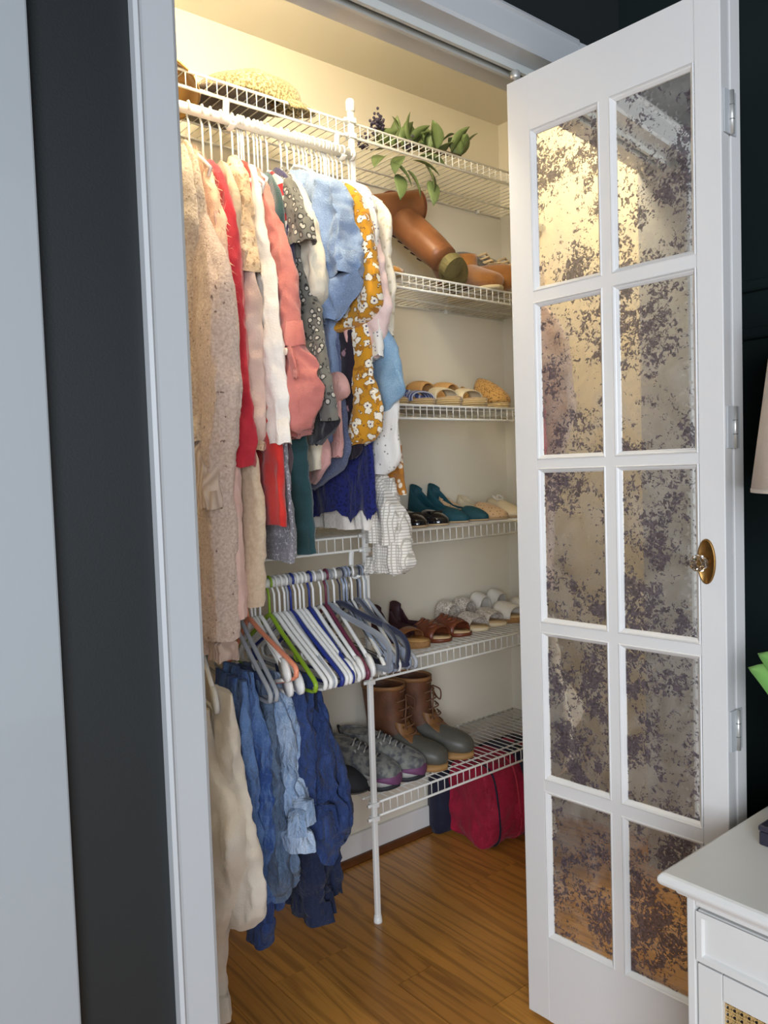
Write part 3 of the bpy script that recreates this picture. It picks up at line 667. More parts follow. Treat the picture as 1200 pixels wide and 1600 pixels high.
G('eyelet_blouse', 'white eyelet cotton blouse above the navy lace', 'blouse', 1.186, 0, [
  ('body', [(550,288),(580,325),(600,450),(612,560),(618,628),(619,680),(622,726),(600,742)], .2, [.024,.034,.045], P_eye, dict(far='mirror', fold=.005))])
G('cream_lace_top', 'cream lace sleeveless top at the end of the rod', 'top', 1.199, 0, [
  ('body', [(560,288),(596,318),(610,335),(608,384),(616,453),(613,524)], .2, [.024,.034,.036], P_clace, MIR)])
G('grid_gauze_dress', 'white grid gauze dress with ruffled tiers hanging lowest', 'dress', 1.214, 0, [
  ('body', [(565,290),(592,330),(598,500),(596,650),(602,745),(618,780)], .2, [.024,.03,.036], P_grid, dict(far='mirror', fold=.006)),
  ('ruffle', [(600,742),(622,775),(633,805),(638,850)], [.08,.11,.12,.13], [.04,.06,.065], P_grid, dict(xoff=-.012, fold=.008, kf=120, nz=24)),
  ('hem_ruffle', [(632,800),(639,846),(644,890),(628,898)], [.10,.115,.13,.12], [.04,.055,.06,.05], P_grid, dict(xoff=-.004, fold=.009, kf=120, nz=24))])
G('rust_print_dress', 'rust and cream printed dress edge beside the pole', 'dress', 1.236, 0, [
  ('body', [(572,290),(598,330),(607,400),(613,500),(617,632),(625,700),(633,772)], .2, .022, P_rust, dict(far='mirror', fold=.002))])
# eyelash fuzz of the peach sweater
fb = fz.children[0]; rnd = random.Random(3); mb = MB(); vs = [v.co.copy() for v in fb.data.vertices]
for _ in range(2600):
    p = rnd.choice(vs)
    if p.y > -.045: continue
    d = Vector((rnd.uniform(-.7, .5), rnd.uniform(-1, .1), rnd.uniform(-.8, .6))).normalized()*rnd.uniform(.010, .028); w = Vector((.0007, 0, .0006))
    mb.add([p-w, p+w, p+d], [(0, 1, 2)])
fu = mb.build('eyelash_fuzz', F_peach, fz); fu.location = fb.location; fu['kind'] = 'stuff'

# ================================================================== EXTRA HOOKS ON THE UPPER ROD (rods and rings left free)
# ================================================================== LOWER ROD: JEANS AND TROUSERS
def denim(name, c, c2, fade):
    t = NT(name); t.p(rough=.9, sheen=.1, spec=.2); v = t.coord(rnd=4)
    tw = t.wave(t.coord((1, 1, 1), rot=(radians(45), 0, 0)), 150, 1, 2, 'Y'); col = t.mix(t.thr(t.noise(t.coord((1.4, 1.4, .5), rnd=4), 9, 5, .6), .42, .68), c, fade); col = t.mix(t.math('MULTIPLY', t.thr(t.noise(t.coord((1, 1, .12), rnd=6), 120, 3), .5, .68), .55), col, fade)
    col = t.mix(t.math('MULTIPLY', tw, .12), col, c2); col = t.mix(t.math('MULTIPLY', t.thr(t.noise(v, 170, 3), .55, .7), .3), col, fade)
    t.base(col); t.bump(t.math('ADD', t.math('MULTIPLY', t.noise(t.coord((1, 1, .6), rnd=4), 26, 4, .55, .6), 1.4), t.math('MULTIPLY', tw, .02)), 1.0, .02); return t.m
D_mid = denim('mid_blue_denim', '#34508a', '#243a68', '#6f8fbe'); D_dark = denim('dark_blue_denim', '#26365f', '#1c2848', '#3c5184')
D_light = denim('washed_denim', '#869fc0', '#6783ab', '#b9c8da'); D_ink = denim('ink_denim', '#1d2438', '#151a2a', '#2b3350'); D_grey = denim('grey_blue_denim', '#4e6079', '#3d4d64', '#6f829b')
M_thread = plain('pale_stitching', '#b9c0cf', .8)
def jeans(label, X, phi, leg, width, thick, mat, cuff=None, seam=None, group='jeans folded over hangers'):
    zmin = min(onG(u, v, X, phi)[1] for u, v in leg+(cuff[0] if cuff else []))
    e = empty('jeans', (X, ROD_Y, max(zmin, 0)), radians(-phi), label, 'jeans', group)
    GI[0] += 1
    slab('leg', leg, width, thick, mat, e, X, phi, GI[0], fold=.010, kf=52, wr=1.7, seam=.60 if seam else .57)
    w2 = [w*.9 for w in width] if isinstance(width, list) else width*.9
    slab('leg', [(u-5, v-12) for u, v in leg], w2, thick, mat, e, X, phi, GI[0]+50, fold=.009, kf=44, wr=1.7, xoff=.022)
    if cuff:
        slab('turned_cuff', cuff[0], cuff[1], cuff[2], mat, e, X, phi, GI[0]+80, fold=.003, nz=14, xoff=-.002)
    return e
jeans('mid blue jeans with pale side seam at the left of the lower rod', .80, 4, [(382,1066),(388,1120),(396,1190),(402,1260),(406,1340),(404,1432)], [.16,.17,.15,.13,.11,.10], [.03,.045,.05,.045], D_mid, seam=[(357,1090),(366,1200),(376,1330),(392,1420)])
jeans('dark jeans with a bleached turn up near the floor', .835, 4, [(394,1066),(402,1150),(410,1260),(418,1360),(426,1410),(424,1440)], [.13,.14,.12,.12,.10,.09], [.03,.04,.04], D_dark, cuff=([(420,1436),(421,1455),(417,1480)], [.07,.075,.07], .045))
jeans('washed light blue jeans with wide turned cuff in the middle', .882, 3, [(424,1066),(436,1110),(444,1140),(449,1223),(464,1275),(476,1306)], [.16,.17,.16,.13,.12,.12], [.03,.045,.05,.05], D_light, cuff=([(475,1300),(480,1318),(481,1335)], [.125,.13,.13], .058), seam=[(438,1130),(434,1200),(440,1290)])
jeans('grey blue jeans behind the washed pair', .862, 5, [(410,1064),(424,1130),(436,1230),(446,1330),(450,1380),(440,1410)], [.14,.14,.13,.12,.11,.06], [.03,.04,.04], D_grey)
jeans('deep blue straight jeans right of the washed pair', .938, 2, [(474,1070),(477,1130),(482,1194),(490,1250),(503,1288),(510,1312)], [.17,.17,.16,.16,.15,.13], [.03,.045,.05], D_dark)
jeans('nearly black jeans hanging lowest by the pole', .955, 2, [(478,1072),(484,1200),(492,1320),(498,1400),(501,1450)], [.16,.16,.16,.15,.16], [.03,.04,.045], D_ink)
jeans('dark blue jeans at the right end of the pairs', .985, 2, [(484,1074),(502,1130),(517,1194),(524,1240),(532,1292),(529,1320),(515,1352)], [.14,.15,.16,.16,.15,.12,.08], [.03,.045,.05,.045], D_dark, seam=[(494,1100),(508,1160),(512,1240)])
jeans('ink blue jeans behind the rightmost pair', 1.0, 2, [(488,1074),(500,1150),(508,1250),(514,1340),(519,1418)], [.12,.13,.13,.13,.13], [.03,.04,.04], D_ink)
G('cream_trousers', 'cream trousers hanging low beside the door casing', 'trousers', .715, 5, [
  ('leg', [(325,1110),(332,1180),(350,1235),(366,1290),(374,1318),(370,1360),(358,1420),(346,1480),(346,1530),(356,1597)], [.12,.13,.15,.17,.17,.16,.14,.10,.10,.10], [.03,.06,.06,.05], F_pants, dict(fold=.009)),
  ('leg', [(340,1090),(348,1170),(356,1250),(366,1330),(374,1400),(373,1452),(360,1462)], [.10,.11,.12,.12,.11,.10,.08], [.03,.045,.045], F_pants, dict(fold=.007, xoff=.03))], hang=False)

# ================================================================== LOWER HANGERS
def aim(X, u, v, L):            # turn of a hanger at X whose near end, L from the hook, shows at pixel u,v
    d = ray(u, v); d = Vector((d.x, d.y)); H = Vector((X, ROD_Y)); a = d.dot(d); b = -2*d.dot(H); c = H.dot(H)-L*L; q = b*b-4*a*c
    t_ = (-b-math.sqrt(q))/(2*a) if q > 0 else -b/(2*a); P = d*t_-H; return math.atan2(-P.x, -P.y)
def hx(u): return onY(u, 893, ROD_Y).x
H_col = dict(white=M_plw, navy=plain('navy_plastic', '#2a3a86', .35), lime=plain('lime_plastic', '#8fb22c', .35), maroon=plain('maroon_plastic', '#6e2f45', .4), coral=plain('coral_plastic', '#ee9573', .4),
             grey=plain('grey_plastic', '#a9adb2', .4), clear=plain('smoky_clear_plastic', '#9aa5b8', .12, coat=.5), steel=plain('steel_wire', '#9a9a98', .3, 1),
             velvetgrey=fabric('grey_velvet_flock', '#8b9199', '#7b8189', None, 300, .2, sheen=.6), velvetnavy=fabric('navy_velvet_flock', '#232a45', '#1a2036', None, 300, .2, sheen=.6))
def hanger_mesh(kind, mat):
    """returns list of (part, mesh data)"""
    out = []
    def md(name, mb): me = bpy.data.meshes.new(name); me.from_pydata(mb.V, [], mb.F); me.update(); me.materials.append(mat); me.polygons.foreach_set('use_smooth', [True]*len(me.polygons)); out.append((name, me))
    if kind == 'tube':
        md('hook', MB().tube(hook_pts(.078), .0031, 7))
        md('shoulder_bar', MB().tube(smoothpath([(0, .200, -.205), (0, .196, -.193), (0, .15, -.165), (0, .06, -.112), (0, .018, -.084), (0, 0, -.077), (0, -.018, -.084), (0, -.06, -.112), (0, -.15, -.165), (0, -.196, -.193), (0, -.206, -.206), (0, -.200, -.219)], 3), .0054, 7))
        md('trouser_bar', MB().tube(smoothpath([(0, .200, -.203), (0, .196, -.218), (0, .17, -.2235), (0, 0, -.226), (0, -.17, -.2235), (0, -.2, -.217)], 3), .0042, 7))
        md('strap_notch', MB().tube(smoothpath([(0, -.118, -.146), (0, -.112, -.158), (0, -.124, -.166), (0, -.136, -.160)], 3), .0026, 6))
    elif kind == 'paddle':
        md('hook', MB().tube(hook_pts(.078), .0031, 7))
        md('shoulder_bar', MB().tube(smoothpath([(0, .17, -.178), (0, .06, -.112), (0, .018, -.084), (0, 0, -.077), (0, -.018, -.084), (0, -.06, -.112), (0, -.17, -.178)], 3), .0052, 7))
        for s in (1, -1):
            ring = []
            for k in range(20):
                a = 2*pi*k/20; ring.append((s*(.178+.026*cos(a)), -.196+.024*sin(a)-.010*cos(a)))
            mb = MB(); V = [(q, y, z) for q in (-.004, .004) for y, z in ring]; n = 20
            mb.add(V, [(i, (i+1) % n, n+(i+1) % n, n+i) for i in range(n)]+[tuple(range(n))[::-1], tuple(range(n, 2*n))]); md('end_paddle', mb)
        md('trouser_bar', MB().tube(smoothpath([(0, .18, -.216), (0, 0, -.224), (0, -.18, -.216)], 4), .0042, 7))
    elif kind == 'velvet':
        md('hook', MB().tube(hook_pts(.085), .0023, 6))
        md('body', MB().tube(smoothpath([(0, .205, -.150), (0, .17, -.132), (0, .07, -.098), (0, .02, -.080), (0, 0, -.076), (0, -.02, -.080), (0, -.07, -.098), (0, -.17, -.124), (0, -.205, -.140), (0, -.219, -.165), (0, -.213, -.195), (0, -.195, -.206), (0, 0, -.208), (0, .195, -.206), (0, .213, -.190), (0, .205, -.150)], 4), .0085, 8, True, .38))
    elif kind == 'wire':
        md('hook', MB().tube(hook_pts(.07), .0016, 6)); md('body', MB().tube([(0, 0, -.069), (0, .195, -.17), (0, .2, -.18), (0, -.2, -.18), (0, -.195, -.17), (0, 0, -.069)], .0015, 6))
    return out
_hc = {}
def hanger(u, nu, nv, kind, col, label, L=.20, grp='hangers on the lower rod', tilt=0):
    X = hx(u); key = (kind, col)
    if key not in _hc: _hc[key] = hanger_mesh(kind, H_col[col])
    th = aim(X, nu, nv, L)
    e = empty('clothes_hanger', (X, ROD_Y, LROD_Z), -th, label, 'hanger', grp); e.rotation_euler.x = radians(tilt)
    for nm, me in _hc[key]: obj(nm, me, None, e, False)
    return e
hanger(419, 492, 1080, 'tube', 'lime', 'lime green plastic hanger between white ones')
for u, nu, nv, lb in ((427, 507, 1074, 'white tubular hanger just right of the lime green one'), (435, 515, 1062, 'second white tubular hanger right of the lime green one'), (443, 522, 1062, 'third white tubular hanger right of the lime green one'),
    (460, 540, 1062, 'white tubular hanger just right of the first royal blue one'), (467, 546, 1060, 'white tubular hanger second from the first royal blue one'), (488, 560, 1060, 'white tubular hanger right of the second royal blue one'), (549, 600, 1046, 'white tubular hanger between the velvet ones')): hanger(u, nu, nv, 'tube', 'white', lb)
for u, nu, nv, lb in ((473, 553, 1050, 'white paddle ended hanger left of the second royal blue one'), (500, 568, 1056, 'white paddle ended hanger left of the maroon one'), (521, 584, 1048, 'white paddle ended hanger right of the maroon one'),
    (396, 455, 1076, 'white paddle ended hanger over the washed jeans'), (404, 472, 1058, 'white paddle ended hanger just left of the lime green one')): hanger(u, nu, nv, 'paddle', 'white', lb)
hanger(453, 533, 1068, 'tube', 'navy', 'royal blue plastic hanger nearest the lime green one'); hanger(482, 550, 1066, 'tube', 'navy', 'royal blue plastic hanger in the middle of the bunch')
hanger(508, 574, 1064, 'tube', 'maroon', 'maroon plastic hanger near the right of the bunch')
hanger(512, 604, 1004, 'velvet', 'velvetgrey', 'grey velvet hanger sticking out in front of the bunch', .21)
hanger(530, 632, 990, 'velvet', 'velvetnavy', 'navy velvet hanger behind the grey velvet one', .21)
hanger(558, 618, 1000, 'velvet', 'velvetnavy', 'navy velvet hanger at the right end of the lower rod', .21)
for u, nu, nv, lb in ((536, 612, 1050, 'lowest smoky clear hanger below the navy velvet one'), (541, 620, 1045, 'middle smoky clear hanger over the shelf edge'), (562, 640, 1035, 'rightmost smoky clear hanger nearest the braided slides')): hanger(u, nu, nv, 'paddle', 'clear', lb)
for u, nu, nv, lb in ((538, 590, 1010, 'thin steel wire hanger left of another wire one'), (545, 600, 1012, 'thin steel wire hanger nearer the pole')): hanger(u, nu, nv, 'wire', 'steel', lb)
hanger(568, 622, 1020, 'tube', 'white', 'white plastic hanger last on the lower rod by the pole'); hanger(571, 648, 1035, 'tube', 'grey', 'grey plastic hanger touching the pole')
hanger(448, 519, 1050, 'tube', 'grey', 'grey plastic hanger among the white ones')
hanger(388, 440, 1020, 'paddle', 'white', 'white hanger swung sideways over the jeans', .20, tilt=-12)
hanger(380, 446, 1040, 'tube', 'coral', 'coral orange hanger swung over the jeans', .20, tilt=-14)
hanger(300, 340, 1120, 'paddle', 'white', 'white hanger holding the cream trousers by the casing', .2)
hanger(360, 420, 1060, 'tube', 'grey', 'grey plastic hanger holding the leftmost jeans', .2); hanger(372, 430, 1060, 'tube', 'grey', 'grey plastic hanger holding the dark jeans', .2)
#PART3
# ================================================================== SHOES
# local frame of a shoe: toe towards -Y, heel +Y, base at z=0; t runs 0 (heel) .. 1 (toe)
SHAPE = [(0, .0), (.015, .34), (.05, .52), (.12, .66), (.28, .68), (.45, .66), (.62, .88), (.74, 1.0), (.84, .93), (.92, .72), (.97, .44), (1, .0)]
POINT = [(0, .0), (.015, .34), (.05, .52), (.12, .66), (.28, .66), (.45, .64), (.62, .90), (.72, .96), (.82, .78), (.91, .52), (.97, .28), (1, .0)]
def hw(t_, Wd, sh=SHAPE): return Wd/2*ramp(sh, t_)
TS = [0, .008, .02, .05, .09, .14, .2, .28, .36, .44, .52, .6, .68, .75, .81, .87, .92, .955, .98, .993, 1]
def sole(name, L, Wd, zb, zt, mat, par, sh=SHAPE, grow=1.0, asym=.0):
    top = []; bot = []
    idx = [(t_, 1) for t_ in TS] + [(t_, -1) for t_ in TS[-2:0:-1]]
    for t_, sg in idx:
        y = L*(.5-t_)*(1+(grow-1)*.4); x = sg*hw(t_, Wd, sh)*grow + asym*Wd*sin(pi*t_)
        top.append((x, y, zt(t_))); bot.append((x*.97, y*.995, zb(t_)))
    n = len(idx); mb = MB(); mb.add(bot+top, [(i, (i+1) % n, n+(i+1) % n, n+i) for i in range(n)])
    k = len(TS)                                                   # caps as strips across
    def strip(off, rev):
        Fc = []
        for i in range(k-1):
            a, b = i, i+1; c, d = (n-i-1) % n if i+1 < k-1 else None, (n-i) % n
            q = [a, b] + ([c] if c is not None and c != b else []) + ([d] if d != a else [])
            q = [off+z for z in dict.fromkeys(q)]
            if len(q) > 2: Fc.append(tuple(q[::-1] if rev else q))
        return Fc
    mb.F += strip(0, True)+strip(n, False)
    o = mb.build(name, mat, par); fix(o); return o
def pump_upper(name, L, Wd, zt, topl, cap0, caph, mat, par, sh=SHAPE, thick=.002):
    """closed toe + topline wall open from cap0 back to the heel"""
    V = []; Fc = []; R = 9; ts = [t_ for t_ in TS if t_ < cap0]+[cap0]
    for sg in (1, -1):
        k = len(V)
        for t_ in ts:
            for j in range(4):
                f = j/3; lean = 1-.16*f*(1 if t_ > .12 else .4)
                V.append((sg*hw(t_, Wd, sh)*lean, L*(.5-t_)-(.012*f if t_ < .1 else 0), zt(t_)+topl(t_)*f))
        for i in range(len(ts)-1):
            for j in range(3): Fc.append((k+i*4+j, k+(i+1)*4+j, k+(i+1)*4+j+1, k+i*4+j+1))
    tc = np.linspace(cap0, .999, 12); k = len(V)
    for t_ in tc:
        w = hw(t_, Wd, sh); h = max(caph(t_), .004)
        for j in range(R*2+1):
            a = pi*j/(2*R); V.append((w*cos(a), L*(.5-t_), zt(t_)+h*sin(a)**.75))
    m_ = 2*R+1
    for i in range(len(tc)-1):
        for j in range(m_-1): Fc.append((k+i*m_+j, k+i*m_+j+1, k+(i+1)*m_+j+1, k+(i+1)*m_+j))
    o = mesh(name, V, Fc, mat, par); fix(o); solid(o, thick, 0); return o
def band(name, L, Wd, zt, t0, t1, h0, h1, mat, par, sh=SHAPE, thick=.003, side=0, open_=0.0, skew=0):
    V = []; Fc = []; n = 6; R = 22
    for i in range(n+1):
        f = i/n; t_ = t0+(t1-t0)*f; h = h0+(h1-h0)*f; h *= 1-.10*abs(2*f-1)**3
        for j in range(R+1):
            a = pi*j/R; tt = min(max(t_+skew*cos(a), 0), 1); w = hw(tt, Wd, sh)+.003
            V.append((w*math.copysign(abs(cos(a))**.85, cos(a)), L*(.5-tt), zt(tt)+h*sin(a)**.8 - (.004 if j in (0, R) else 0)))
    for i in range(n):
        for j in range(R): Fc.append((i*(R+1)+j, i*(R+1)+j+1, (i+1)*(R+1)+j+1, (i+1)*(R+1)+j))
    o = mesh(name, V, Fc, mat, par); fix(o); solid(o, thick, 0); return o
def strap(name, pts, r, mat, par, flat=.4): return MB().tube(smoothpath(pts, 5), r, 6, True, flat).build(name, mat, par)
def bootloft(name, rings, mat, par, n=28, zmin=None, cap0=True, thick=0):
    """rings: (y, z, tilt deg, half width, half depth) along the foot and up the shaft"""
    RR = []
    for y, z, tl, rx, rd in rings:
        a = radians(tl); ax = Vector((0, cos(a), sin(a)))            # direction of the ring's second axis
        r = []
        for k in range(n):
            th = 2*pi*k/n; c, s = cos(th), sin(th)
            p = Vector((rx*math.copysign(abs(c)**.9, c), y, z)) + ax*(rd*math.copysign(abs(s)**.9, s))
            if zmin is not None and p.z < zmin: p.z = zmin
            r.append(tuple(p))
        RR.append(r)
    o = MB().loft(RR, True, cap0, False).build(name, mat, par); fix(o); subsurf(o, 1)
    if thick: solid(o, thick, -1)
    return o
def sm_rings(rings, n=3):
    A = np.array(rings, float); out = []
    for i in range(len(A)-1):
        a = A[max(i-1, 0)]; b = A[i]; c = A[i+1]; d = A[min(i+2, len(A)-1)]
        for k in range(n):
            t_ = k/n; out.append(tuple(.5*((2*b)+(c-a)*t_+(2*a-5*b+4*c-d)*t_*t_+(3*b-a-3*c+d)*t_**3)))
    return out+[tuple(A[-1])]
SOLES = {}
def shoe(name, label, cat, x, ytoe, z, rz, L, group):
    c = Vector((sin(radians(rz)), -cos(radians(rz)), 0))             # toe direction
    return empty(name, (x-c.x*L/2, ytoe-c.y*L/2, z+.0026), radians(rz), label, cat, group)
def clone(root, label, dx, dy=0, drz=0, dz=0):
    r = root.copy(); COL.objects.link(r); r['label'] = label; r.location = root.location+Vector((dx, dy, dz)); r.rotation_euler.z += radians(drz)
    for ch in list(root.children):
        c = ch.copy(); COL.objects.link(c); c.parent = r
        for g in list(ch.children): d = g.copy(); COL.objects.link(d); d.parent = c
    return r
K_tan = plain('tan_leather', '#945f3a', .40, var=.35, vscale=14, bump=.12, bscale=160)
K_suede = fabric('brown_suede', '#a06b35', '#835326', None, 420, .4, sheen=.5)
K_must = fabric('mustard_suede', '#b98231', '#a26f26', None, 420, .3, sheen=.5)
K_olive = plain('worn_olive_sole', '#83794a', .75, var=.4, vscale=30)
K_cream = plain('cream_midsole', '#d9c7a0', .6, var=.15)
K_insole = plain('beige_insole', '#d8b98c', .6, var=.12)
K_jute = rib('braided_jute', '#d9bf8e', '#a98c58', 48, 'Z')
K_camel = plain('camel_leather', '#d8a869', .55, var=.12, vscale=20)
K_bone = plain('bone_leather', '#e5d5b2', .55, var=.1, vscale=20)
K_weave = pat('woven_straw', lambda t, v: t.mix(t.thr(t.voro(v, 170), .42, .30), '#c69a58', '#7a5427'), .7, .2)
K_blue = pat('blue_stripe_canvas', lambda t, v: t.mix(t.thr(t.wave(v, 28, 1, 1, 'Y'), .70, .85), '#4f5f94', '#c4cbe0'), .8, .2)
K_grey = fabric('grey_suede', '#6d675c', '#57524a', None, 420, .3, sheen=.4)
K_lace = plain('tan_lace', '#d3b98f', .8); K_dlace = plain('dark_lace', '#2c2c30', .8); K_brlace = plain('brown_lace', '#6d4a34', .7)
K_teal = plain('teal_suede', '#14505c', .7, var=.25, vscale=60, bump=.3, bscale=300); K_tealb = plain('blue_suede', '#123f6b', .75, var=.2)
K_patent = plain('black_patent', '#15161c', .12, coat=.6)
K_perf = pat('perforated_tan', lambda t, v: t.mix(t.thr(t.voro(v, 110, rand=.35), .24, .18), '#d6b389', '#7d5d3c'), .6, .1)
K_brown = plain('brown_leather', '#7b3f26', .38, var=.4, vscale=25, bump=.3, bscale=120); K_dkbr = plain('dark_brown_leather', '#3f2027', .6, var=.2)
K_glit = pat('champagne_glitter', lambda t, v: t.mix(t.voro(v, 330, 'F1', 'Color'), '#8a7660', '#fbf4ea'), .3, .2)
K_wht = plain('white_leather', '#f1ece2', .45, var=.06); K_cork = plain('cork_sole', '#b98a55', .8, var=.3, vscale=60)
K_duckl = plain('duck_boot_leather', '#6f452c', .55, var=.45, vscale=18, bump=.35, bscale=110); K_duckt = plain('duck_boot_tan_leather', '#96683d', .55, var=.3, vscale=18)
K_rub = plain('grey_rubber', '#63625a', .45, var=.2, vscale=30); K_gum = plain('gum_rubber', '#b58a55', .6); K_sher = fabric('beige_lining', '#b8a388', '#9e8a70', None, 300, .6)
K_mesh = pat('trail_mesh', lambda t, v: t.mix(t.thr(t.noise(v, 60, 3), .40, .62), '#8b8c85', '#5c5d62'), .8, .3)
K_lgrey = plain('light_grey_overlay', '#b4b2ad', .6); K_purp = plain('purple_rubber', '#77476e', .6); K_blk = plain('black_rubber', '#2b2c31', .7); K_white = plain('white_lace', '#efeae0', .8)
Z2, Z3, Z4, Z5, Z6 = [SH[i][0] for i in (1, 2, 3, 4, 5)]
def xy(u, v, Y): p = onY(u, v, Y); return p
GS = 'shoes on the wire shelves'
# ---- eye level shelf: blue sandals, double band slides, woven mule
def slide(label, x, ytoe, z, rz, L, Wd, bands, solemat, insole, par=None, h=.022, heel=0, grp=GS, name='slide_sandal'):
    s = shoe(name, label, 'sandal', x, ytoe, z, rz, L, grp)
    zt = lambda t_: h + heel*max(0, (.55-t_)/.55)**1.2 + .006*max(0, t_-.8)
    sole('outsole', L, Wd, lambda t_: .004*max(0, t_-.85)*6, zt, solemat, s)
    sole('insole', L*.97, Wd*.93, lambda t_: zt(t_)-.001, lambda t_: zt(t_)+.002, insole, s)
    for t0, t1, h0, h1, m_ in bands: band('band', L, Wd, zt, t0, t1, h0, h1, m_, s)
    return s
a = slide('camel and bone double band slide beside the blue sandals', 1.625, 1.640, Z3, 0, .245, .088, [(.60, .80, .040, .030, K_bone), (.16, .47, .068, .060, K_camel)], K_jute, K_insole, h=.026)
clone(a, 'camel and bone double band slide next to the woven mule', .100, -.004, 2)
def strappy(label, x, ytoe, rz):
    L, Wd = .235, .082; s = shoe('strappy_sandal', label, 'sandal', x, ytoe, Z3, rz, L, GS); zt = lambda t_: .020
    sole('outsole', L, Wd, lambda t_: 0, zt, K_jute, s); sole('insole', L*.97, Wd*.93, lambda t_: .019, lambda t_: .022, K_insole, s)
    band('toe_band', L, Wd, zt, .66, .84, .030, .024, K_blue, s); band('ankle_band', L, Wd, zt, .06, .20, .062, .050, K_blue, s)
    strap('strap', [(-.03, .05, .02), (-.03, .02, .05), (0, -.02, .045), (.03, -.05, .022)], .008, K_blue, s); strap('strap', [(.03, .05, .02), (.03, .02, .05), (0, -.02, .045), (-.03, -.05, .022)], .008, K_blue, s)
    MB().tube([(.030, .068, .05), (.040, .072, .058), (.036, .060, .06), (.030, .068, .05)], .0015, 5).build('buckle', M_brass, s)
    return s
strappy('blue striped strappy sandal next to the light denim top', 1.432, 1.655, 4); strappy('blue striped strappy sandal leaning against the camel slides', 1.525, 1.648, -2)
mu = shoe('woven_mule', 'woven straw mule shoe at the door side of the espadrille shelf', 'shoe', 1.835, 1.64, Z3, 0, .24, GS)
zt = lambda t_: .018
sole('outsole', .24, .085, lambda t_: 0, zt, K_jute, mu); sole('insole', .23, .079, lambda t_: .017, lambda t_: .020, K_brown, mu)
pump_upper('woven_upper', .24, .086, zt, lambda t_: .012+.060*max(0, 1-abs(t_-.05)*3) + .04*max(0, (t_-.25)/.3 if t_ > .25 else 0), .50, lambda t_: .075*(1-((t_-.50)/.52)**1.6)+.01, K_weave, mu)
# ---- flats shelf
def flat(name, label, x, ytoe, z, rz, L, Wd, upper, heelcol, inm, heel_h, top_heel, toph, sh=POINT, grp=GS, cap=.66, capk=.034, solem=None):
    s = shoe(name, label, 'shoe', x, ytoe, z, rz, L, grp)
    zt = lambda t_: .006 + heel_h*(max(0, (.62-t_)/.62)**1.15 if t_ < .62 else 0) + .008*max(0, t_-.85)
    zb = lambda t_: zt(t_)-.005
    sole('sole', L, Wd, zb, zt, solem or K_insole, s, sh); sole('insole', L*.965, Wd*.92, lambda t_: zt(t_)-.0005, lambda t_: zt(t_)+.0015, inm, s, sh)
    pump_upper('upper', L, Wd*1.02, zt, lambda t_: top_heel*max(0, 1-t_*3.2)**.7 + toph, cap, lambda t_: capk*(1-((t_-cap)/(1.03-cap))**2)+.006, upper, s, sh)
    if heel_h > .015:
        hh = MB(); r0 = []; r1 = []
        for k in range(14):
            a_ = 2*pi*k/14; r0.append((.020*cos(a_), L*.5-.030+.022*sin(a_), heel_h*.98)); r1.append((.013*cos(a_), L*.5-.024+.012*sin(a_), 0))
        hh.loft([r0, r1], True, False, True).build('heel', heelcol, s)
    return s
t1 = flat('court_shoe', 'teal suede court shoe nearer the black flats', 1.700, 1.690, Z4, 4, .25, .078, K_teal, K_tealb, plain('gold_insole', '#cbb070', .35, .3), .035, .050, .030)
clone(t1, 'teal suede court shoe nearer the tan loafer', .086, .004, 2)
b1 = flat('patent_flat', 'black patent flat shoe beside the gauze dress', 1.500, 1.665, Z4, 2, .24, .080, K_patent, K_patent, K_insole, .006, .030, .022, SHAPE)
MB().box((-.026, -.078, .036), (.026, -.062, .043)).build('bow_bar', K_patent, b1, False); bevel(b1.children[-1], .003)
clone(b1, 'black patent flat shoe tucked under the teal court shoe', .083, .002, 3)
lf = flat('perforated_loafer', 'tan perforated slip on shoe at the door side of the flats shelf', 1.875, 1.690, Z4, 20, .25, .084, K_perf, K_perf, K_insole, .006, .036, .028, SHAPE, cap=.58, capk=.044)
lf2 = flat('lace_up_flat', 'cream lace up flat shoe partly behind the door', 1.965, 1.70, Z4, 18, .25, .084, K_bone, K_bone, K_insole, .006, .034, .030, SHAPE, cap=.5, capk=.05)
for sg in (1, -1): strap('bow_loop', [(0, -.03, .060), (sg*.018, -.025, .072), (sg*.03, -.035, .066), (sg*.016, -.042, .058), (0, -.03, .060)], .0035, K_white, lf2, 1)
# ---- slides shelf
s1 = slide('brown braided leather slide next to the dark hangers', 1.605, 1.685, Z5, 6, .245, .086, [(.52, .86, .046, .034, K_brown)], K_brown, K_insole, h=.012)
def braid(s, n=4):
    for i in range(n):
        f = i/n; y = .245*(.5-(.55+.30*f)); 
        strap('braid', [(-.030, y+.006, .040), (-.012, y-.006, .056-.010*f), (.010, y+.008, .057-.010*f), (.030, y-.004, .040)], .006, K_brown, s, .8)
braid(s1); clone(s1, 'brown braided leather slide beside the glitter slides', .095, .014, 2)
m1 = flat('dark_mule', 'dark brown mule standing behind the hangers', 1.50, 1.76, Z5, 4, .16, .078, K_dkbr, K_dkbr, K_dkbr, .002, .058, .040, SHAPE, cap=.9)
clone(m1, 'dark brown mule behind the braided slides', .085, .006, 0)
tz = slide('tan slide with wooden footbed under the grey clear hangers', 1.505, 1.675, Z5, 2, .24, .082, [(.60, .74, .034, .028, K_tan)], K_cork, K_camel, h=.020)
g1 = slide('champagne glitter slide next to the braided slides', 1.795, 1.712, Z5, 4, .245, .086, [(.58, .84, .044, .032, K_glit), (.18, .42, .070, .064, K_glit)], K_bone, K_insole, h=.012)
clone(g1, 'champagne glitter slide next to the white sandals', .090, .012, 4)
w1 = slide('white leather sandal behind the glitter slides', 1.985, 1.720, Z5, 8, .245, .088, [(.55, .86, .048, .034, K_wht), (.14, .34, .072, .058, K_wht)], K_cork, K_insole, h=.018)
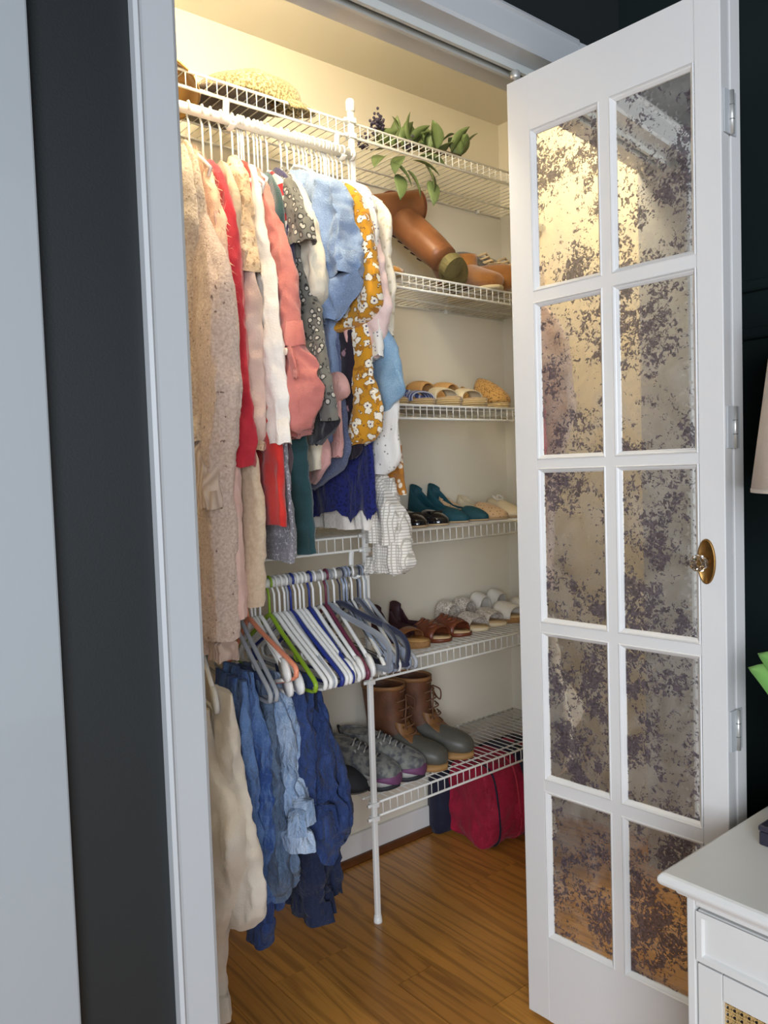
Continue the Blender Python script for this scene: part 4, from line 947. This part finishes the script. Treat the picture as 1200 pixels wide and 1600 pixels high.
clone(w1, 'white leather sandal half hidden by the door', .090, .006, 2)
# ---- lowest shelf: duck boots, trail shoes, dark shoe behind the pole
def duck(label, x, ytoe, rz):
    L = .28; s = shoe('duck_boot', label, 'boot', x, ytoe, Z6, rz, L, GS)
    sole('gum_sole', L*1.01, .104, lambda t_: 0, lambda t_: .012+.004*max(0, t_-.8)*5, K_gum, s)
    foot = [(-.138, .030, 90, .012, .010), (-.132, .034, 90, .026, .018), (-.118, .038, 90, .038, .026), (-.09, .042, 88, .047, .032), (-.05, .046, 84, .050, .038), (-.015, .054, 76, .047, .046), (.02, .060, 60, .043, .056)]
    bootloft('rubber_foot', sm_rings(foot, 2), K_rub, s, zmin=.008)
    heel = [(.132, .034, 90, .014, .018), (.122, .036, 90, .030, .026), (.10, .038, 90, .036, .030), (.05, .040, 90, .038, .032), (.01, .042, 90, .040, .034)]
    bootloft('rubber_heel', sm_rings(heel, 2), K_rub, s, zmin=.008)
    shaft = [(.045, .050, 20, .036, .075), (.055, .085, 14, .040, .070), (.062, .12, 6, .043, .064), (.066, .16, 2, .047, .064), (.068, .20, 0, .051, .066), (.069, .232, 0, .054, .068)]
    bootloft('shaft', sm_rings(shaft, 3), K_duckl, s, cap0=False, thick=.005)
    bootloft('lining', [(.069, .236, 0, .0535, .0665), (.069, .229, 0, .051, .064), (.068, .19, 0, .046, .060), (.064, .12, 4, .03, .045)], K_sher, s, cap0=False)
    vamp = [(-.058, .062, 60, .030, .014), (-.045, .074, 50, .036, .020), (-.02, .088, 38, .038, .026), (.0, .105, 28, .036, .028), (.010, .13, 16, .030, .022)]
    bootloft('tongue', sm_rings(vamp, 2), K_duckt, s)
    for i in range(6):
        f = i/5; y = -.030+f*.036; z = .092+f*.125; w = .026
        strap('lace', [(-w, y+.014, z-.004), (0, y-.010, z+.006), (w, y+.014, z+.010)], .0024, K_brlace, s, 1)
        for sg in (1, -1): MB().lathe([(0, .002), (.0032, .002), (.0032, 0), (0, 0)], 8).build('eyelet', M_brass, s, True, (sg*w*1.08, y+.012, z), (radians(80), 0, 0))
    strap('lace_loop', [(0, -.008, .21), (.03, -.02, .19), (.045, -.012, .155), (.03, -.004, .17), (0, -.006, .205)], .0024, K_brlace, s, 1)
    strap('lace_loop', [(0, -.008, .21), (-.026, -.022, .18), (-.03, -.02, .14), (-.02, -.02, .11)], .0024, K_brlace, s, 1)
    band_ = MB().loft([[((.0545)*cos(2*pi*k/28), .069+.0685*sin(2*pi*k/28), zz) for k in range(28)] for zz in (.226, .2375)]); o = band_.build('top_binding', K_duckt, s); fix(o); solid(o, .004, 0)
    return s
duck('brown duck boot with grey rubber foot next to the trail shoes', 1.565, 1.672, 22); duck('brown duck boot with grey rubber foot nearer the red bag', 1.690, 1.688, 22)
def trail(label, x, ytoe, rz):
    L = .275; s = shoe('trail_shoe', label, 'shoe', x, ytoe, Z6, rz, L, GS)
    sole('outsole', L*1.02, .106, lambda t_: .006*max(0, t_-.86)*7, lambda t_: .012+.012*max(0, .9-t_)*.4+.006*max(0, t_-.86)*7, K_blk, s)
    sole('midsole', L, .104, lambda t_: .011+.004*max(0, t_-.86)*7, lambda t_: .028+.008*max(0, .5-t_), K_lgrey, s)
    up = [(-.134, .034, 90, .014, .014), (-.125, .040, 90, .030, .020), (-.10, .046, 90, .042, .026), (-.065, .052, 88, .047, .032), (-.03, .060, 82, .046, .040), (.0, .068, 74, .043, .048), (.028, .072, 58, .040, .056), (.055, .078, 30, .038, .066), (.068, .100, 10, .036, .062), (.072, .118, 4, .037, .060)]
    bootloft('upper', sm_rings(up, 2), K_mesh, s, zmin=.024, thick=.004)
    hl = [(.134, .05, 90, .012, .026), (.124, .055, 90, .030, .034), (.10, .058, 90, .036, .040), (.07, .055, 90, .038, .036)]
    bootloft('heel_counter', sm_rings(hl, 2), K_mesh, s, zmin=.024)
    tc = [(-.1405, .026, 90, .014, .014), (-.132, .030, 90, .032, .018), (-.112, .032, 90, .0445, .018), (-.090, .030, 90, .0485, .014)]
    bootloft('toe_cap', sm_rings(tc, 2), K_purp, s, zmin=.012)
    for i in range(5):
        f = i/4; y = -.075+f*.07; z = .083+f*.034
        strap('lace', [(-.022, y+.010, z-.010), (0, y-.002, z+.004), (.022, y+.008, z-.006)], .003, K_dlace, s, 1); strap('lace', [(-.022, y+.002, z-.008), (0, y+.004, z+.005), (.022, y+.016, z-.002)], .0026, K_lgrey, s, 1)
    strap('overlay', [(.046, -.07, .036), (.044, -.03, .062), (.028, -.01, .10)], .010, K_lgrey, s, .3); strap('overlay', [(-.046, -.07, .036), (-.044, -.03, .062), (-.028, -.01, .10)], .010, K_lgrey, s, .3)
    strap('overlay', [(.040, .06, .036), (.040, .07, .07), (.034, .10, .09)], .009, K_lgrey, s, .3); strap('overlay', [(-.040, .06, .036), (-.040, .07, .07), (-.034, .10, .09)], .009, K_lgrey, s, .3)
    strap('pull_loop', [(-.008, .125, .10), (0, .14, .125), (.008, .125, .10)], .004, K_dlace, s, .5)
    return s
trail('grey trail running shoe with purple toe right behind the pole', 1.372, 1.664, 24); trail('grey trail running shoe with purple toe beside the duck boots', 1.470, 1.668, 26)
dk = flat('dark_sneaker', 'dark grey sneaker heel showing left of the pole', 1.318, 1.725, Z6, 62, .20, .088, K_blk, K_blk, K_blk, .008, .060, .060, SHAPE, cap=.55, capk=.06, solem=K_rub)
# ---- boot shelf: tall tan boots lying, mustard flat, suede boots, grey laced shoes
def tallboot(label, heel, top, r0, r1, toe, laces):
    heel = Vector(heel); top = Vector(top); ax = (top-heel).normalized(); Lb = (top-heel).length
    e = empty('tall_boot', heel, 0, label, 'boot', GS); q = ax.to_track_quat('Z', 'Y'); e.rotation_mode = 'QUATERNION'; e.rotation_quaternion = q
    tl_ = q.inverted() @ Vector(toe); side = math.atan2(tl_.y, tl_.x)
    n = 30; R = []
    for i in range(13):
        f = i/12; r = r0+(r1-r0)*f; r *= 1-.10*max(0, 1-f*5)
        R.append([(r*cos(2*pi*k/n), r*.9*sin(2*pi*k/n), Lb*f) for k in range(n)])
    o = MB().loft(R, True, True, False).build('shaft', K_tan, e); fix(o); solid(o, .003, -1)
    MB().loft([[((r1+.0008)*cos(2*pi*k/n), (r1+.0008)*.9*sin(2*pi*k/n), Lb*g) for k in range(n)] for g in (.975, 1.002)]).build('top_binding', K_brown, e)
    MB().tube([(r0*.72*cos(side), r0*.66*sin(side), .02), (r1*.98*cos(side), r1*.9*sin(side), Lb*.98)], .0016, 5).build('back_seam', K_brown, e)
    # foot turned off the shaft
    fo = Vector((cos(side+pi*.0), sin(side), 0))
    ring = []
    for f, w, h in ((0, .040, .034), (.25, .041, .036), (.5, .042, .034), (.75, .044, .030), (.92, .036, .022), (1, .012, .010)):
        c = Vector((0, 0, .016)) + fo*(-.01+.12*f); u = Vector((-fo.y, fo.x, 0)); ring.append([tuple(c+u*(w*cos(2*pi*k/18))+Vector((0, 0, h*sin(2*pi*k/18)))) for k in range(18)])
    o = MB().loft(ring, True, True, True).build('foot', K_tan, e); fix(o); subsurf(o, 1)
    sr = []
    for z_ in (-.030, -.018):
        pts = []
        for k in range(32):
            a_ = 2*pi*k/32; c = fo*(.045+.084*cos(a_)) + Vector((-fo.y, fo.x, 0))*(.044*sin(a_)); pts.append((c.x, c.y, z_))
        sr.append(pts)
    MB().loft(sr, True, True, True).build('outsole', K_olive, e, False)
    hb = [[(fo.x*-.012+.036*cos(2*pi*k/20)*1.0, fo.y*-.012+.036*sin(2*pi*k/20), z_) for k in range(20)] for z_ in (-.052, -.030)]
    MB().loft(hb, True, True, True).build('boot_heel', K_olive, e, False)
    if laces:
        for i in range(6):
            z_ = Lb*(.25+.11*i); rr_ = r0+(r1-r0)*(.25+.11*i); a0 = side+.9
            P = [((rr_+.004)*cos(a0+d_), (rr_+.004)*.9*sin(a0+d_), z_+dz) for d_, dz in ((-.35, 0), (-.1, .006), (.15, .0), (.4, .008))]
            strap('lace', P, .002, K_dkbr, e, 1)
    return e
hA = onY(694, 406, 1.665); tA = onY(604, 322, 1.86)
tallboot('tall tan leather boot lying across the shelf with its sole showing', hA, tA, .050, .055, (.62, .75, .12), True)
hB_ = onY(600, 312, 1.83); tB = onY(655, 327, 1.80)
tallboot('tall tan leather boot behind with its open shaft top showing', onY(560, 330, 1.84), onY(652, 324, 1.80), .046, .055, (.5, .8, -.1), False)
flat('mustard_flat', 'mustard suede flat lying below the tall boots', 1.445, 1.66, Z2, 40, .24, .080, K_must, K_must, K_insole, .004, .03, .025, SHAPE, cap=.45, capk=.036, solem=K_cream)
def bootie(label, x, ytoe, rz, L=.24, matl=K_suede):
    s = shoe('suede_bootie', label, 'boot', x, ytoe, Z2, rz, L, GS)
    sole('crepe_sole', L*1.02, .090, lambda t_: 0, lambda t_: .010+.022*max(0, (.45-t_)/.45), K_cream, s)
    up = [(-.116, .024, 90, .014, .012), (-.105, .028, 90, .028, .018), (-.08, .034, 90, .039, .024), (-.045, .042, 86, .041, .032), (-.01, .052, 78, .038, .042), (.022, .064, 58, .034, .056), (.045, .082, 28, .033, .062), (.054, .105, 10, .034, .058), (.056, .135, 4, .036, .058)]
    bootloft('upper', sm_rings(up, 2), matl, s, zmin=.012, thick=.004)
    hl = [(.112, .05, 90, .012, .026), (.104, .055, 90, .026, .034), (.08, .060, 90, .032, .042), (.05, .058, 90, .034, .040)]
    bootloft('heel_counter', sm_rings(hl, 2), matl, s, zmin=.026)
    strap('zip_pull', [(.034, .045, .10), (.037, .043, .085), (.036, .045, .07)], .0022, K_cream, s, .6)
    return s
bootie('brown suede ankle boot beside the tall boots', 1.782, 1.618, -8); b2_ = bootie('brown suede ankle boot lying on its side nearest the door', 1.895, 1.625, 4); b2_.rotation_euler.y = radians(-78); b2_.location.z += .043
def grey_shoe(label, x, ytoe, rz):
    L = .25; s = shoe('laced_shoe', label, 'shoe', x, ytoe, Z2, rz, L, GS)
    sole('sole', L*1.02, .092, lambda t_: 0, lambda t_: .018, K_cream, s)
    up = [(-.122, .028, 90, .014, .010), (-.11, .032, 90, .030, .016), (-.085, .038, 90, .041, .022), (-.05, .045, 88, .043, .030), (-.01, .056, 80, .041, .040), (.03, .068, 62, .038, .054), (.055, .082, 30, .036, .064), (.062, .10, 10, .036, .060)]
    bootloft('upper', sm_rings(up, 2), K_grey, s, zmin=.016, thick=.004); bootloft('heel_counter', sm_rings([(.122, .05, 90, .012, .026), (.112, .055, 90, .028, .034), (.085, .058, 90, .035, .040), (.055, .055, 90, .037, .036)], 2), K_grey, s, zmin=.016)
    for i in range(6):
        f = i/5; y = -.065+f*.07; z = .076+f*.04
        strap('lace', [(-.024, y+.012, z-.008), (-.008, y-.004, z+.006), (.010, y+.008, z+.006), (.026, y, z-.006)], .0034, K_lace, s, 1)
    for sg in (1, -1): strap('lace_bow', [(0, -.03, .095), (sg*.022, -.045, .105), (sg*.036, -.03, .092), (sg*.016, -.02, .094), (0, -.03, .095)], .0032, K_lace, s, 1)
    return s
grey_shoe('grey suede shoe with tan laces behind the ankle boots', 1.925, 1.705, 6); grey_shoe('grey suede shoe with tan laces partly behind the door', 2.02, 1.71, 4)
for o_ in [q for q in COL.objects if q.name.startswith('laced_shoe')]: o_.rotation_euler.x = radians(20); o_.location.z += .044; o_.location.y += .0

# ================================================================== HATS ON THE TOP SHELF
ZT = SH[0][0]+.003
K_tweed = pat('herringbone_tweed', lambda t, v: t.mix(t.thr(t.noise(v, 190, 2), .42, .6), '#6d6142', '#c0ad7e'), .95, .4); K_dkfelt = fabric('brown_grey_felt', '#6e6258', '#5a4f47', None, 300, .4)
K_straw = rib('golden_straw', '#d7a95a', '#a87a36', 50, 'Z')
cp = onY(382, 152, 1.74); cap_ = empty('flat_cap', (1.030, 1.735, ZT+.020), radians(-6), 'tan tweed flat cap lying on the top shelf', 'cap')
cap_.rotation_euler.x = radians(17)
V = []; Fc = []; nu, nv_ = 36, 12
for i in range(nv_+1):
    f = i/nv_; a_ = f*pi*.56; rr_ = sin(a_)/sin(pi*.56)
    for k in range(nu):
        th = 2*pi*k/nu; x_ = .125*rr_*cos(th); y_ = .10*rr_*sin(th)
        z_ = .052*cos(a_)*(1+.15*cos(th)*rr_) + .020 + .008*sin(3*th+1)*rr_ - .02*max(0, rr_-.9)*10*(.3+.3*cos(th))
        V.append((x_, y_, z_))
for i in range(nv_):
    for k in range(nu): Fc.append((i*nu+k, i*nu+(k+1) % nu, (i+1)*nu+(k+1) % nu, (i+1)*nu+k))
o = mesh('crown', V, Fc, K_tweed, cap_); fix(o); solid(o, .004, 0)
V = []; Fc = []
for i in range(6):
    f = i/5
    for k in range(17):
        th = -1.15+2.3*k/16; r_ = .095+.062*f*cos(th*.9); V.append((r_*cos(th)*1.05, r_*sin(th)*.95, .012+.012*cos(th)-.020*f*f))
for i in range(5):
    for k in range(16): Fc.append((i*17+k, i*17+k+1, (i+1)*17+k+1, (i+1)*17+k))
o = mesh('peak', V, Fc, K_tweed, cap_); fix(o); solid(o, .005, 0)
ft = empty('felt_hat', (.960, 1.765, ZT), 0, 'brown grey felt hat flattened under the tweed cap', 'hat')
prof = [(.118, .003), (.120, .006), (.088, .008), (.080, .013), (.074, .020), (.05, .023), (0, .023)]
o = MB().lathe([(.0, .001), (.116, .001)]+prof, 40).build('brim_and_crown', K_dkfelt, ft); fix(o)
MB().lathe([(.0845, .0095), (.0805, .014)], 40).build('hat_band', plain('dark_ribbon', '#3b322f', .8), ft)
sh_ = empty('straw_hat', (.735, 1.765, ZT), radians(20), 'golden straw hat at the left end of the top shelf', 'hat'); sh_.rotation_euler.y = radians(10)
o = MB().lathe([(.150, .000), (.152, .004), (.13, .008), (.09, .012), (.086, .03), (.080, .085), (.07, .105), (.04, .112), (0, .108)], 40).build('straw_body', K_straw, sh_); fix(o); solid(o, .003, 0)
MB().lathe([(.0885, .016), (.0835, .045)], 40).build('hat_band', plain('tan_ribbon', '#b07a3c', .7), sh_)
# ================================================================== EUCALYPTUS BUNCH
K_leaf = NT('eucalyptus_leaf'); v = K_leaf.coord(rnd=3); K_leaf.base(K_leaf.mix(K_leaf.noise(v, 22, 3), '#53663a', '#83945f')).p(rough=.5, spec=.4); K_leaf = K_leaf.m
K_stem = plain('brown_stem', '#5a4a35', .8); K_berry = plain('dusky_purple_berry', '#4a4258', .6, var=.3, vscale=50)
eu = empty('greenery_bunch', (1.53, 1.74, ZT+.004), 0, 'bunch of faux eucalyptus leaves with dusky purple berries', 'greenery')
def leafmesh(L, w):
    V = []; Fc = []; n = 8
    for i in range(n+1):
        f = i/n; ww = w*sin(pi*min(1, f**.8))**.8*.5 if 0 < f < 1 else 0.0004
        z_ = .12*L*sin(pi*f*.8); V += [(-ww, L*f, z_+ww*.35), (0, L*f, z_), (ww, L*f, z_+ww*.35)]
    for i in range(n):
        for j in range(2): Fc.append((i*3+j, i*3+j+1, (i+1)*3+j+1, (i+1)*3+j))
    me = bpy.data.meshes.new('leaf'); me.from_pydata(V, [], Fc); me.materials.append(K_leaf); me.polygons.foreach_set('use_smooth', [True]*len(Fc)); return me
LM = [leafmesh(.078, .044), leafmesh(.066, .040), leafmesh(.088, .040)]
rnd = random.Random(11)
def leaf_at(p, d, par, me=None, roll=0):
    o = obj('leaf', me or rnd.choice(LM), None, par, False, p); o.rotation_mode = 'QUATERNION'; o.rotation_quaternion = Vector(d).normalized().to_track_quat('Y', 'Z') @ Matrix.Rotation(roll, 3, 'Y').to_quaternion(); solid(o, .0006)
    return o
stems = [((-.12, 0, .01), (0, -.02, .022), (.16, -.05, .02)), ((-.1, .03, .008), (.0, .02, .035), (.13, .03, .05)), ((-.05, -.02, .01), (.03, -.05, .02), (.15, -.08, .012))]
for a_, b_, c_ in stems:
    P = smoothpath([a_, b_, c_], 6); MB().tube(P, .0022, 6).build('stem', K_stem, eu)
    for i in range(2, len(P), 2):
        for sg in (1, -1):
            if rnd.random() < .9:
                d = Vector((rnd.uniform(-.5, 1.0), sg*rnd.uniform(.0, .8)-.1, rnd.uniform(-.02, 1.1))); p_ = P[i].copy(); leaf_at(p_, d, eu, None, rnd.uniform(-1.3, 1.3))
# leaves that hang through the wires
for u, v_, du, dv in ((622, 290, -.2, -1), (664, 275, .05, -1), (672, 300, -.15, -1), (628, 262, -.5, -.8), (600, 262, -.5, -.5), (645, 268, .5, -.35), (612, 270, .3, -.6), (655, 255, .8, -.3), (636, 284, .2, -.9)):
    p = onY(u, v_-18, 1.70)-eu.location; p.z = min(p.z, -.004); leaf_at(p, (du, -.25, dv), eu, LM[2], rnd.uniform(-.5, .5))
for c0_, n_ in (((-.105, -.01, .062), 60), ((-.135, .02, .012), 34), ((-.02, -.05, .010), 20)):
    for k in range(n_):
        q = Vector(c0_)+Vector((rnd.gauss(0, .010), rnd.gauss(0, .010), rnd.gauss(0, .015))); q.z = max(q.z, .004)
        MB().lathe([(.0042*sin(pi*i/5), .0042*-cos(pi*i/5)) for i in range(6)], 7).build('berry', K_berry, eu, True, q)
    MB().tube([(-.06, 0, .012), ((c0_[0]-.06)/2, 0, .03), c0_], .0018, 5).build('berry_stem', K_stem, eu)
# ================================================================== RED DUFFEL BAG
K_red = fabric('red_nylon', '#b32242', '#961a36', None, 260, .7, sheen=.1, rough=.65, wr=.8); K_bnav = fabric('navy_nylon', '#23263c', '#191b2c', None, 260, .5, sheen=.1, rough=.7); K_redl = fabric('bright_red_nylon', '#cc3a4c', '#b52a40', None, 260, .5, sheen=.1, rough=.6)
bg = empty('duffel_bag', (1.99, 1.79, 0), 0, 'red nylon duffel bag with navy panels on the floor under the shelves', 'bag')
def bagring(x, sy, sz, n=40, base=.0):
    r = []
    for k in range(n):
        th = 2*pi*k/n; c, s = cos(th), sin(th)
        y = sy*math.copysign(abs(c)**.45, c); z = base+sz*(1+math.copysign(abs(s)**.45, s))*.5
        y *= 1-.30*max(0, z/sz-.35)
        r.append((x, y, max(z, .003)))
    return r
xs = [(-.238, .095, .235), (-.234, .104, .25), (-.222, .112, .258), (-.20, .118, .262), (-.16, .124, .266), (-.10, .126, .270), (-.04, .126, .272), (.04, .126, .27), (.10, .124, .265), (.145, .11, .245), (.155, .06, .18)]
bo = MB().loft([bagring(*q) for q in xs], True, True, True).build('body', K_red, bg); fix(bo); subsurf(bo, 3)
tx = bpy.data.textures.new('crease', 'CLOUDS'); tx.noise_scale = .09; tx.noise_depth = 3; dm = bo.modifiers.new('crease', 'DISPLACE'); dm.texture = tx; dm.strength = .035; dm.mid_level = .6
e2 = MB().loft([bagring(x_, sy+.0035, sz+.004) for x_, sy, sz in [(-.085, .126, .270), (-.055, .1265, .271), (-.02, .1265, .272)]]).build('side_strap', K_bnav, bg); fix(e2); solid(e2, .002)
e2 = MB().loft([bagring(x_, sy+.004, sz+.004) for x_, sy, sz in [(.03, .126, .270), (.06, .126, .27)]]).build('side_strap', K_bnav, bg); fix(e2); solid(e2, .002)
for x_ in (-.205, -.115):
    q = [p for p in bagring(x_-.001, .120+.006*(x_ > -.2), .263+.006*(x_ > -.2))]; MB().tube(q+[q[0]], .003, 6, False).build('piping', K_redl if x_ > -.2 else K_bnav, bg)
pk_ = MB().box((-.09+.005, -.142, .03), (.05, -.118, .19)).build('front_pocket', K_redl, bg, False); bevel(pk_, .012, 3)
MB().box((-.075, -.144, .165), (.04, -.140, .172)).build('zip', K_bnav, bg, False)
strap('carry_handle', [(-.09, -.09, .262), (-.06, -.05, .285), (0, -.02, .283), (.04, -.06, .285), (.06, -.09, .262)], .012, K_bnav, bg, .3)
mb = MB().loft([[(p[0], p[1]+.118, p[2]) for p in bagring(x_, sy*.35, sz*.82)] for x_, sy, sz in [(-.275, .04, .17), (-.268, .10, .24), (-.235, .12, .27), (-.15, .12, .27)]], True, True, True); o = mb.build('back_pocket', K_bnav, bg); fix(o)
# ================================================================== NIGHTSTAND, LAMP, PLANT
NZ = .60; nsx, nsy = 1.018, .642
K_ns = paint('nightstand_paint', '#dcdcd8', .42, .1, .05); K_gap = plain('drawer_gap_shadow', '#55555a', .9)
ns = empty('nightstand', (1.29, .40, 0), 0, 'white painted nightstand with a drawer and cane door', 'nightstand')
def nb(name, a_, b_, mat=K_ns, bev=.002, par=ns):
    o = MB().box((a_[0]-1.29, a_[1]-.40, a_[2]), (b_[0]-1.29, b_[1]-.40, b_[2])).build(name, mat, par, False)
    if bev: bevel(o, bev, 2)
    return o
yn = .12; xb = 1.57
prof = [(0, NZ), (-.004, NZ-.002), (-.0075, NZ-.007), (-.0085, NZ-.012), (-.006, NZ-.018), (.004, NZ-.024), (.010, NZ-.026), (.012, NZ-.032)]
rings = []
for off, z_ in [(.02, NZ)]+prof:
    rings.append([(nsx+off+.008-1.29, yn+off-.40, z_), (xb-1.29, yn+off-.40, z_), (xb-1.29, nsy-off-.008-.40, z_), (nsx+off+.008-1.29, nsy-off-.008-.40, z_)])
fix(MB().loft(rings, True, True, True).build('table_top', K_ns, ns, False)); bevel(ns.children[-1], .006, 3)
fx = nsx+.030; sy1 = nsy-.030
zt_ = NZ-.032
pz = lambda u, v_: onX(u, v_, fx)
p_post = pz(1085.5, 1418); p_db = pz(1088, 1502); p_st = pz(1127, 1526); p_cane = pz(1129, 1566)
yp = p_post.y; z_dt = p_post.z; z_db = p_db.z; y_st = p_st.y; z_ct = p_cane.z
yend = yn+.03
nb('corner_post', (fx, yp, 0), (fx+.04, sy1, zt_)); nb('corner_post', (fx, yend, 0), (fx+.04, yend+(sy1-yp), zt_))
nb('corner_post', (xb-.045, sy1-.04, 0), (xb-.005, sy1, zt_)); nb('corner_post', (xb-.045, yend, 0), (xb-.005, yend+.04, zt_))
nb('side_panel', (fx+.04, sy1-.018, .10), (xb-.045, sy1-.006, zt_)); nb('side_panel', (fx+.04, yend+.006, .10), (xb-.045, yend+.018, zt_)); nb('back_panel', (xb-.02, yend+.03, .10), (xb-.012, sy1-.03, zt_))
nb('top_frame', (fx, yend, z_dt+.003), (fx+.02, yp, zt_)); nb('inner_carcass', (fx+.018, yend+.03, .11), (fx+.30, yp-.001, z_dt), K_gap, 0)
y0d, y1d = yend+(sy1-yp)+.003, yp-.0025
dr = nb('drawer', (fx+.003, y0d, z_db+.003), (fx+.018, y1d, z_dt-.0025))
def inset(par, x0_, y0_, y1_, z0_, z1_, w):      # moulded frame round a sunk panel
    rg = []
    for off, dx in ((0, -.004), (w*.7, -.004), (w, .003), (w*1.5, .0045)):
        rg.append([(x0_+dx-1.29, y0_+off-.40, z0_+off), (x0_+dx-1.29, y1_-off-.40, z0_+off), (x0_+dx-1.29, y1_-off-.40, z1_-off), (x0_+dx-1.29, y0_+off-.40, z1_-off)])
    o = MB().loft(rg, True, False, True).build('moulded_panel', K_ns, par, False); fix(o); return o
o = inset(dr, fx+.002, y0d, y1d, z_db+.003, z_dt-.0025, .012)
kn = MB().lathe([(0, 0), (.006, 0), (.005, .010), (.012, .016), (.013, .022), (.008, .027), (0, .028)], 18).build('drawer_knob', M_brass, dr, True, (fx-.002-1.29, (y0d+y1d)/2-.40, (z_db+z_dt)/2), (0, radians(-90), 0))
zd1 = z_db-.003; zd0 = .12
nb('door_stile', (fx+.002, y_st, zd0), (fx+.018, y1d, zd1), bev=.001); nb('door_stile', (fx+.002, y0d, zd0), (fx+.018, y0d+(y1d-y_st), zd1), bev=.001)
nb('door_rail', (fx+.002, y0d+(y1d-y_st), z_ct), (fx+.018, y_st-.0008, zd1), bev=.001); nb('door_rail', (fx+.002, y0d+(y1d-y_st), zd0), (fx+.018, y_st-.0008, zd0+.05), bev=.001)
K_cane = plain('natural_cane', '#c9a86c', .55, var=.25, vscale=60)
mb = MB(); cy0, cy1, cz0, cz1 = y0d+(y1d-y_st), y_st, zd0+.05, z_ct; xc = fx+.011-1.29; w = .0011
k = 0; st = .0105
yy = cy0
while yy < cy1:
    for d_ in (0, .0032): mb.box((xc-.0008, yy+d_-w-.40, cz0), (xc, yy+d_+w-.40, cz1))
    yy += st
zz = cz0
while zz < cz1:
    for d_ in (0, .0032): mb.box((xc-.0014, cy0-.40, zz+d_-w), (xc-.0006, cy1-.40, zz+d_+w))
    zz += st
for sg in (1, -1):
    c_ = -(cz1-cz0)
    while c_ < cy1-cy0:
        a_ = max(0, c_); b_ = min(cy1-cy0, c_+cz1-cz0)
        if b_-a_ > .004:
            Y = lambda q: (cy0+q if sg > 0 else cy1-q)-.40
            za, zb_ = cz0+a_-c_, cz0+b_-c_; n_ = .0012
            mb.add([(xc-.0019, Y(a_), za-n_), (xc-.0019, Y(a_), za+n_), (xc-.0019, Y(b_), zb_+n_), (xc-.0019, Y(b_), zb_-n_)], [(0, 1, 2, 3)])
        c_ += st
cn = mb.build('cane_panel', K_cane, ns, False); cn['kind'] = 'stuff'
# lamp
K_shade = fabric('linen_shade', '#e6dacb', '#dacbb9', None, 400, .3); K_ceram = plain('white_ceramic', '#e9e6e0', .2, coat=.4)
lm = empty('table_lamp', (1.36, .45, NZ), 0, 'table lamp with pale linen shade on the nightstand', 'lamp')
MB().lathe([(0, 0), (.075, 0), (.078, .012), (.05, .02), (.045, .03), (.085, .10), (.095, .16), (.075, .23), (.03, .28), (.022, .32), (.014, .33), (.012, .52), (0, .52)], 32).build('lamp_base', K_ceram, lm)
o = MB().lathe([(.1905, .553), (.1515, .853)], 48).build('lamp_shade', K_shade, lm); solid(o, .002)
MB().lathe([(.1915, .553), (.1915, .559), (.1895, .559)], 48).build('shade_trim', K_shade, lm)
MB().tube([(-.15, 0, .84), (.15, 0, .84)], .002, 6).build('shade_spider', M_brass, lm); MB().tube([(0, 0, .50), (0, 0, .86)], .004, 8).build('lamp_stem', M_brass, lm)
# plant
K_pl = NT('bright_leaf'); v = K_pl.coord(); K_pl.base(K_pl.mix(K_pl.noise(v, 18, 3), '#6fae54', '#8fc873')).p(rough=.45); K_pl = K_pl.m
po = empty('potted_plant', (1.20, .44, NZ), 0, 'small potted plant with bright green leaves on the nightstand', 'plant')
MB().lathe([(0, 0), (.040, 0), (.052, .09), (.054, .095), (.050, .095), (.046, .080), (0, .078)], 28).build('pot', plain('black_pot', '#26272a', .5), po)
tip = onX(1169, 1043, 1.25)-po.location; tip2 = onX(1184, 1021, 1.262)-po.location
def bigleaf(p0, p1, w):
    p0, p1 = Vector(p0), Vector(p1); d = p1-p0; L = d.length; V = []; Fc = []; n = 10; sd = Vector((-.75, .25, .6)).cross(d).normalized()
    for i in range(n+1):
        f = i/n; ww = w*(sin(pi*f**.85)**.85 if 0 < f < 1 else .01); c = p0+d*f+Vector((0, 0, .03*sin(pi*f)*L/.15))
        V += [c-sd*ww+Vector((0, 0, ww*.3)), c, c+sd*ww+Vector((0, 0, ww*.3))]
    for i in range(n):
        for j in range(2): Fc.append((i*3+j, i*3+j+1, (i+1)*3+j+1, (i+1)*3+j))
    o = mesh('leaf', V, Fc, K_pl, po); solid(o, .0008)
c_ = Vector((0, 0, .12))
for tp, w in ((tip, .026), (tip2, .024), ((-.02, -.13, .26), .026), ((.10, -.05, .28), .025), ((-.1, -.03, .22), .024), ((.05, .02, .32), .025), ((.09, .10, .2), .022)):
    tp = Vector(tp); b0 = c_+(tp-c_)*.35; MB().tube([(0, 0, .07), tuple(c_+(tp-c_)*.15), tuple(b0)], .0018, 5).build('stem', K_pl, po); bigleaf(b0, tp, w)
# small dark box on the nightstand
q = onZ(1203, 1322, NZ); db = empty('trinket_box', (q.x+.012, q.y-.016, NZ), 0, 'small dark trinket box on the nightstand edge of frame', 'box')
o = MB().box((-.02, -.03, 0), (.02, .03, .022)).build('box_body', plain('dark_violet_lacquer', '#2c2a3a', .35), db, False); bevel(o, .003)
o = MB().box((-.021, -.031, .0225), (.021, .031, .032)).build('box_lid', plain('dark_violet_lacquer', '#2c2a3a', .35), db, False); bevel(o, .003)
